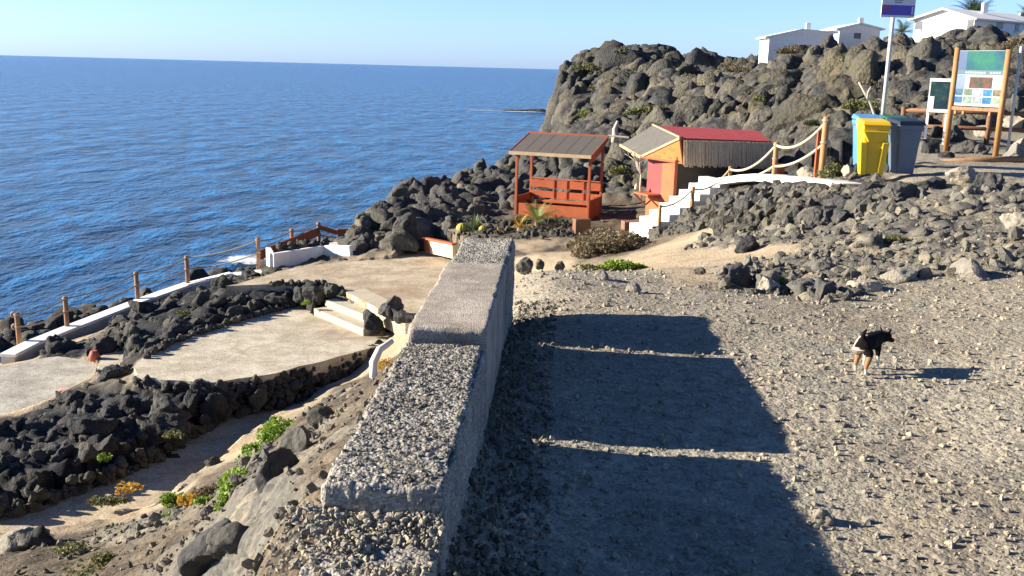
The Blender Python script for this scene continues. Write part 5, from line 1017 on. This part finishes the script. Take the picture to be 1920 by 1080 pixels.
# palms
def fan_palm(c, n_, ln_, mt, lab, trunk, nm='palm', seg=9, droop=.5, seed=1, w=.05, cat='palm', tr=.09):
    rg = random.Random(seed); t = thing(nm, lab, cat, c); c = np.array(c, float)
    MB().tube([c-up*.2, c+up*trunk], [tr*1.2, tr], 10).build('trunk', M_oldwood, t, True); V = []; Fq_ = []; T = []
    for k in range(n_):
        az = 6.283*k/n_+rg.uniform(-.3, .3); el = rg.uniform(.1, 1.35); L_ = ln_*rg.uniform(.75, 1.1); d0 = np.array([math.cos(az), math.sin(az), 0]); sd2 = np.array([-math.sin(az), math.cos(az), 0]); p_ = c+up*trunk; pts = []
        for j in range(seg+1):
            f_ = j/seg; e_ = el-droop*2*f_*f_; pts.append(p_.copy()); p_ = p_+(d0*math.cos(e_)+up*math.sin(e_))*L_/seg
        for j in range(1, seg):
            tt = pts[j+1]-pts[j]; ll = L_*.26*math.sin(math.pi*min(1, (j+.6)/seg))+.02
            for s_ in (-1, 1):
                for q_ in (0, .5):
                    o_ = pts[j]+tt*q_; tip = o_+sd2*s_*ll+tt*1.1-up*ll*.25; k0 = len(V); V += [o_, o_+tt*.35, tip+tt*.03, tip]; Fq_.append((k0, k0+1, k0+2, k0+3)); T += [rg.uniform(0, 1)]*4
        for j in range(seg):
            k0 = len(V); V += [pts[j]-sd2*w*.3, pts[j]+sd2*w*.3, pts[j+1]+sd2*w*.2, pts[j+1]-sd2*w*.2]; Fq_.append((k0, k0+1, k0+2, k0+3)); T += [.5]*4
    o = link('crown', np_mesh('crown', np.array(V)-c, Fq_, mt, False, {'tone': T}), t); return t
q = R(1822, 66, 85); fan_palm(q, 26, 2.1, L_palm, 'palm crown rising behind the roof of the largest white house', 1.6, droop=.55, seed=3, tr=.2)
q = R(1925, 78, 80); fan_palm(q, 24, 2.0, L_palm, 'palm crown at the right edge of the picture beyond the houses', 1.4, droop=.55, seed=4, tr=.2)
q = R(1690, 72, 78); fan_palm(q, 18, 1.2, L_palm, 'low palm just right of the stop sign pole on the hill', .4, droop=.5, seed=5, tr=.15)
q = D(1008, 424, 4.85); q[2] = gz(q[0], q[1]); fan_palm(q, 16, .85, leafmat('young_palm_leaf', (.10, .16, .03), (.28, .32, .08)), 'young green palm growing in front of the orange gazebo', .28, droop=.45, seed=6, cat='palm')
for k, (px, py, L_, lb) in enumerate(((975, 428, .55, 'small dry yellow palm shoot left of the young palm'), (1045, 426, .55, 'small green-brown palm shoot right of the young palm'))):
    q = D(px, py, 4.85); q[2] = gz(q[0], q[1]); fan_palm(q, 10, L_, L_orange if k == 0 else L_olive, lb, .1, droop=.4, seed=8+k, cat='palm')
# agave and cacti
def spiky(px, py, d, n_, ln_, mt, lab, seed, cat='agave', nm='agave'):
    rg = random.Random(seed); c = D(px, py, d); c[2] = gz(c[0], c[1]); V = []; Fq_ = []; T = []
    for k in range(n_):
        az = rg.uniform(0, 6.283); el = rg.uniform(.35, 1.45); L_ = ln_*rg.uniform(.6, 1.1); dd = np.array([math.cos(az)*math.cos(el), math.sin(az)*math.cos(el), math.sin(el)]); s2 = np.array([-math.sin(az), math.cos(az), 0])*L_*.07; k0 = len(V)
        V += [-s2, s2, dd*L_*.5+s2*1.2, dd*L_*.5-s2*1.2, dd*L_]; Fq_ += [(k0, k0+1, k0+2, k0+3), (k0+3, k0+2, k0+4, k0+4)]; T += [rg.uniform(0, 1)]*5
    me_ = bpy.data.meshes.new(nm); me_.from_pydata([tuple(v_) for v_ in V], [], [f_ if f_[2] != f_[3] else f_[:3] for f_ in Fq_]); a__ = me_.attributes.new('tone', 'FLOAT', 'POINT'); a__.data.foreach_set('value', T); me_.materials.append(mt)
    o = link(nm, me_); o.location = V3(c); return tag(o, lab, cat)
spiky(888, 436, 4.95, 34, .62, leafmat('agave_leaf', (.09, .14, .06), (.22, .27, .12)), 'spiky grey-green agave beside the golden ball cactus', 1)
spiky(985, 442, 4.9, 18, .35, L_olive, 'small spiky plant on the black rocks before the gazebo', 2)
spiky(935, 440, 4.9, 14, .30, L_orange, 'little yellow spiky plant right of the agave', 3)
def ball_cactus(px, py, d, r_, lab, mt):
    c = D(px, py, d); c[2] = max(gz(c[0], c[1]), c[2]-.1); V = []; Fq_ = []; NU, NVv = 40, 12
    for j in range(NVv+1):
        ph_ = math.pi*j/NVv
        for i in range(NU): a = 6.283*i/NU; rr_ = r_*(1+.06*math.cos(a*10)); V.append((rr_*math.sin(ph_)*math.cos(a), rr_*math.sin(ph_)*math.sin(a), r_*.95+r_*.95*math.cos(ph_)))
    for j in range(NVv):
        for i in range(NU): Fq_.append((j*NU+i, j*NU+(i+1) % NU, (j+1)*NU+(i+1) % NU, (j+1)*NU+i))
    o = link('ball_cactus', np_mesh('ball_cactus', V, Fq_, mt, True)); o.location = V3(c); return tag(o, lab, 'cactus', 'cacti by the terrace')
Mca = mat('golden_cactus', (.45, .38, .06), (.25, .24, .05), 14, .8, .6, .01)
ball_cactus(866, 442, 5.1, .17, 'large golden ball cactus left of the agave', Mca); ball_cactus(905, 443, 5.0, .12, 'small yellow ball cactus right of the golden one', Mca); ball_cactus(922, 446, 5.0, .09, 'smallest yellow ball cactus in the garden', Mca)
# garden rocks
n_ = 340; q = np.array([D(px, py, 4.95) for px, py in zip(g.uniform(850, 1085, n_), g.uniform(414, 458, n_))]); zz_, _ = surf(q[:, 0], q[:, 1]); q[:, 2] = zz_+.04
scatter('black_rocks', q, .05*(4**(g.uniform(0, 1, n_)**1.5)), ROCK2, M_darkrock, g, True)
for k, (px, py, s_) in enumerate(((918, 395, .16), (948, 385, .12), (800, 452, .1), (940, 392, .2))):
    q = D(px, py, 4.95); V, Fc = rock_proto(800+k, 3, 5, .2); o = link('stone', np_mesh('rock', V*s_, Fc, M_pale, True)); o.location = (q[0], q[1], gz(q[0], q[1])+s_*.4); tag(o, ['pale stone on the rocks left of the gazebo', 'small white stone beside the left gazebo post', 'little pale stone on the end of the orange low wall', 'upright whitish stone on the slope left of the gazebo'][k], 'stone')
# bare shrub beside the hut
q = R(1203, 348, 31.8); mb = MB()
def limb(p_, dr_, ln_, r_, dep, rg):
    e_ = p_+dr_*ln_; mid = (p_+e_)/2+np.array([rg.uniform(-1, 1), rg.uniform(-1, 1), 0])*ln_*.08; mb.tube([p_, mid, e_], [r_, r_*.85, r_*.7], 6)
    if dep:
        for _ in range(3): d2 = dr_+np.array([rg.uniform(-.7, .7), rg.uniform(-.5, .5), rg.uniform(-.1, .5)]); limb(e_, d2/np.linalg.norm(d2), ln_*.62, r_*.6, dep-1, rg)
limb(q-up*.4, np.array([-.05, 0, 1.]), .75, .035, 3, random.Random(4)); tag(mb.build('bare_shrub', M_driftwood, None, True), 'thin bare grey branching shrub standing left of the hut hatch', 'shrub')
# small white rimmed bed beside the wall
pts = [D(735, 640, 3.55), D(712, 655, 3.6), D(700, 680, 3.75), D(700, 705, 3.9), D(712, 715, 4.0)]; tag(MB().tube(pts, [.035, .05, .055, .05, .04], 10).build('planting_bed_rim', M_white, None, True), 'curved whitewashed rim of a little planting bed just left of the wall', 'rim')
# red and white buoy-like objects
q = D(124, 744, 6.9); tag(MB().beam(q+up*.08-np.array([.14, 0, 0]), q+up*.08+np.array([.12, .05, 0]), .2, .16).build('crate', mat('coral_plastic', (.60, .20, .14), (.70, .45, .38), 4), None, bevel=.03), 'small coral red and white crate on the edge of the grey terrace', 'crate')
q = D(177, 676, 6.85); tag(MB().tube([q+up*.0, q+up*.12, q+up*.24], [.10, .12, .07], 12).build('bucket', mat('brick_red_plastic', (.5, .12, .07)), None, True), 'little red bucket in the shade beside the sandy ledge', 'bucket')
# ------------------------------------------------------------------ far reef with surf
q = R(993, 203, 250.); q[2] = 0; 
for k, (dx, s_) in enumerate(((-3.2, 3.2), (1.6, 2.9), (5.8, 2.6))):
    V, Fc = rock_proto(900+k, 4, 5, .3, .55); o = link('reef_rock', np_mesh('rock', V*s_*np.array([1.3, 1, .95]), Fc, M_darkrock, True)); o.location = (q[0]+dx, q[1], -.3); tag(o, ['left', 'middle', 'right'][k]+' hump of the low black reef far out in the sea', 'reef rock', 'far reef rocks')
def foam_mat():
    m, n, b = newmat('sea_foam'); v = wcoords(n); b.inputs['Base Color'].default_value = (.8, .84, .86, 1); b.inputs['Roughness'].default_value = .8
    tr = nd(n, 'ShaderNodeBsdfTransparent'); mx = nd(n, 'ShaderNodeMixShader'); o_ = [x for x in n.nodes if x.type == 'OUTPUT_MATERIAL'][0]
    at_ = nd(n, 'ShaderNodeAttribute', attribute_name='tone'); f_ = mathn(n, 'MULTIPLY', noise_n(n, v, 1.3, 6, .7), mathn(n, 'MULTIPLY', at_.outputs['Fac'], 1.9))
    n.links.new(ramp(n, f_, [(.60, (0, 0, 0)), (.80, (.9, .9, .9))]), mx.inputs[0]); n.links.new(tr.outputs[0], mx.inputs[1]); n.links.new(b.outputs[0], mx.inputs[2]); n.links.new(mx.outputs[0], o_.inputs[0]); return m
MF = foam_mat()
def foam(c, rx, ry, rot=0.):
    nr2, na = 10, 36; V = []; Fq_ = []; T = []
    for i in range(nr2+1):
        for j in range(na): a = 6.283*j/na; f_ = i/nr2; x = rx*f_*math.cos(a); y = ry*f_*math.sin(a); V.append((c[0]+x*math.cos(rot)-y*math.sin(rot), c[1]+x*math.sin(rot)+y*math.cos(rot), .05)); T.append(1-f_**1.6)
    for i in range(nr2):
        for j in range(na): Fq_.append((i*na+j, i*na+(j+1) % na, (i+1)*na+(j+1) % na, (i+1)*na+j))
    tag(link('sea_foam', np_mesh('sea_foam', V, Fq_, MF, True, {'tone': T})), kind='stuff')
foam((q[0]-2, q[1]-3), 12, 3.5); foam((q[0]-12, q[1]-1), 8, 2.); foam(D(462, 488, CZ), 2.6, 2.6, .5); foam(D(180, 590, CZ), 1.2, .5, .4); foam(D(80, 625, CZ), 1.5, .7, .4)
# surf rocks below the railing
n_ = 150; xs = g.uniform(-40, 640, n_); q = np.array([D(x, 650-.27*x+g.uniform(-22, 12), CZ) for x in xs]); q[:, 2] = g.uniform(-.3, .1, n_); scatter('surf_rocks', q, .25*(3.5**g.uniform(0, 1, n_)), ROCK2, M_darkrock, g, True)
# ------------------------------------------------------------------ dog
def dog():
    base = D(1612, 707, 2.31); hd = math.radians(54); fx = np.array([math.cos(hd), math.sin(hd), 0]); lx = np.array([-fx[1], fx[0], 0])
    gzv = gz(base[0], base[1])+.005
    def P3(f_, l, h): v = base+fx*f_+lx*l; return (v[0], v[1], gzv+h)
    V = []; E = []; Rr = []
    def nd_(p_, r_, par=None):
        V.append(p_); Rr.append(r_); 
        if par is not None: E.append((par, len(V)-1))
        return len(V)-1
    s_ = 1.0
    pelvis = nd_(P3(.04, 0, .255), (.062, .068)); mid = nd_(P3(.15, 0, .25), (.066, .066), pelvis); chest = nd_(P3(.27, 0, .245), (.07, .075), mid)
    nk = nd_(P3(.33, -.03, .25), (.048, .048), chest); hd_ = nd_(P3(.365, -.065, .252), (.042, .042), nk); mz = nd_(P3(.41, -.10, .215), (.024, .022), hd_); ns = nd_(P3(.435, -.12, .205), (.016, .015), mz)
    for sg in (-1, 1):
        e0 = nd_(P3(.355, -.065+sg*.030, .285), (.015, .011), hd_); nd_(P3(.35, -.065+sg*.042, .325), (.006, .004), e0)
    t0 = nd_(P3(-.01, 0, .295), (.022, .022), pelvis); t1 = nd_(P3(-.03, .0, .335), (.018, .018), t0); t2 = nd_(P3(-.01, -.005, .352), (.013, .013), t1); nd_(P3(.02, -.01, .365), (.008, .008), t2)
    for sg, ph in ((-1, -.03), (1, .035)):
        hp = nd_(P3(.03, sg*.045, .20), (.042, .045), pelvis); kn = nd_(P3(.055+ph, sg*.052, .135), (.027, .027), hp); hk = nd_(P3(-.01+ph, sg*.050, .075), (.015, .015), kn); ft = nd_(P3(.005+ph, sg*.050, .018), (.013, .013), hk); nd_(P3(.032+ph, sg*.050, .012), (.012, .010), ft)
    for sg, ph in ((-1, .03), (1, -.03)):
        sh_ = nd_(P3(.27, sg*.042, .19), (.034, .036), chest); el = nd_(P3(.262+ph*.4, sg*.045, .125), (.021, .021), sh_); wr = nd_(P3(.272+ph, sg*.045, .055), (.014, .014), el); ft = nd_(P3(.275+ph, sg*.045, .015), (.013, .012), wr); nd_(P3(.297+ph, sg*.045, .012), (.012, .010), ft)
    me_ = bpy.data.meshes.new('dog'); off = np.array([base[0], base[1], gzv]); me_.from_pydata([tuple(np.array(v_)-off) for v_ in V], E, [])
    o = link('dog', me_); sk = o.modifiers.new('skin', 'SKIN'); sk.use_smooth_shade = True
    lay = me_.skin_vertices[0].data if me_.skin_vertices else None
    if lay is None:
        bm = bmesh.new(); bm.from_mesh(me_); bm.verts.layers.skin.verify(); bm.to_mesh(me_); bm.free(); lay = me_.skin_vertices[0].data
    for i, r_ in enumerate(Rr): lay[i].radius = r_; lay[i].use_root = (i == 0)
    sb_ = o.modifiers.new('sub', 'SUBSURF'); sb_.levels = 2; sb_.render_levels = 2
    bpy.context.view_layer.update(); dg = bpy.context.evaluated_depsgraph_get(); ev = o.evaluated_get(dg); m2 = bpy.data.meshes.new_from_object(ev); 
    n2 = len(m2.vertices); co = np.empty(n2*3); m2.vertices.foreach_get('co', co); co = co.reshape(-1, 3); fwd = co@fx; lat = co@lx; h = co[:, 2]
    col = np.zeros(n2)                                  # 0 black, .5 tan, 1 white
    col[(h < .155) & (fwd < .14)] = .5; col[h < .065] = 1.; col[(fwd > .20) & (h < .10)] = 1
    band = (np.abs(fwd-.035-(h-.25)*.35) < .030) & (lat > -.01) & (h > .15); col[band] = 1.; col[(fwd > .44)] = 1.
    at_ = m2.attributes.new('coat', 'FLOAT', 'POINT'); at_.data.foreach_set('value', col.astype(np.float32))
    m_, n, b_ = newmat('dog_coat'); a1 = nd(n, 'ShaderNodeAttribute', attribute_name='coat'); n.links.new(ramp(n, a1.outputs['Fac'], [(0, (.009, .008, .009)), (.3, (.015, .012, .010)), (.5, (.36, .20, .10)), (.75, (.5, .35, .22)), (1, (.72, .66, .55))]), b_.inputs['Base Color']); b_.inputs['Roughness'].default_value = .9; b_.inputs['Specular IOR Level'].default_value = .1
    vv = coords(n); bump(n, b_, noise_n(n, vv, 90, 4, .7), .9, .01)
    m2.materials.clear(); m2.materials.append(m_); m2.polygons.foreach_set('use_smooth', [True]*len(m2.polygons)); o.modifiers.clear(); o.data = m2; o.location = V3(off)
    tag(o, 'small black, white and tan dog walking away across the sunlit gravel', 'dog')
dog()
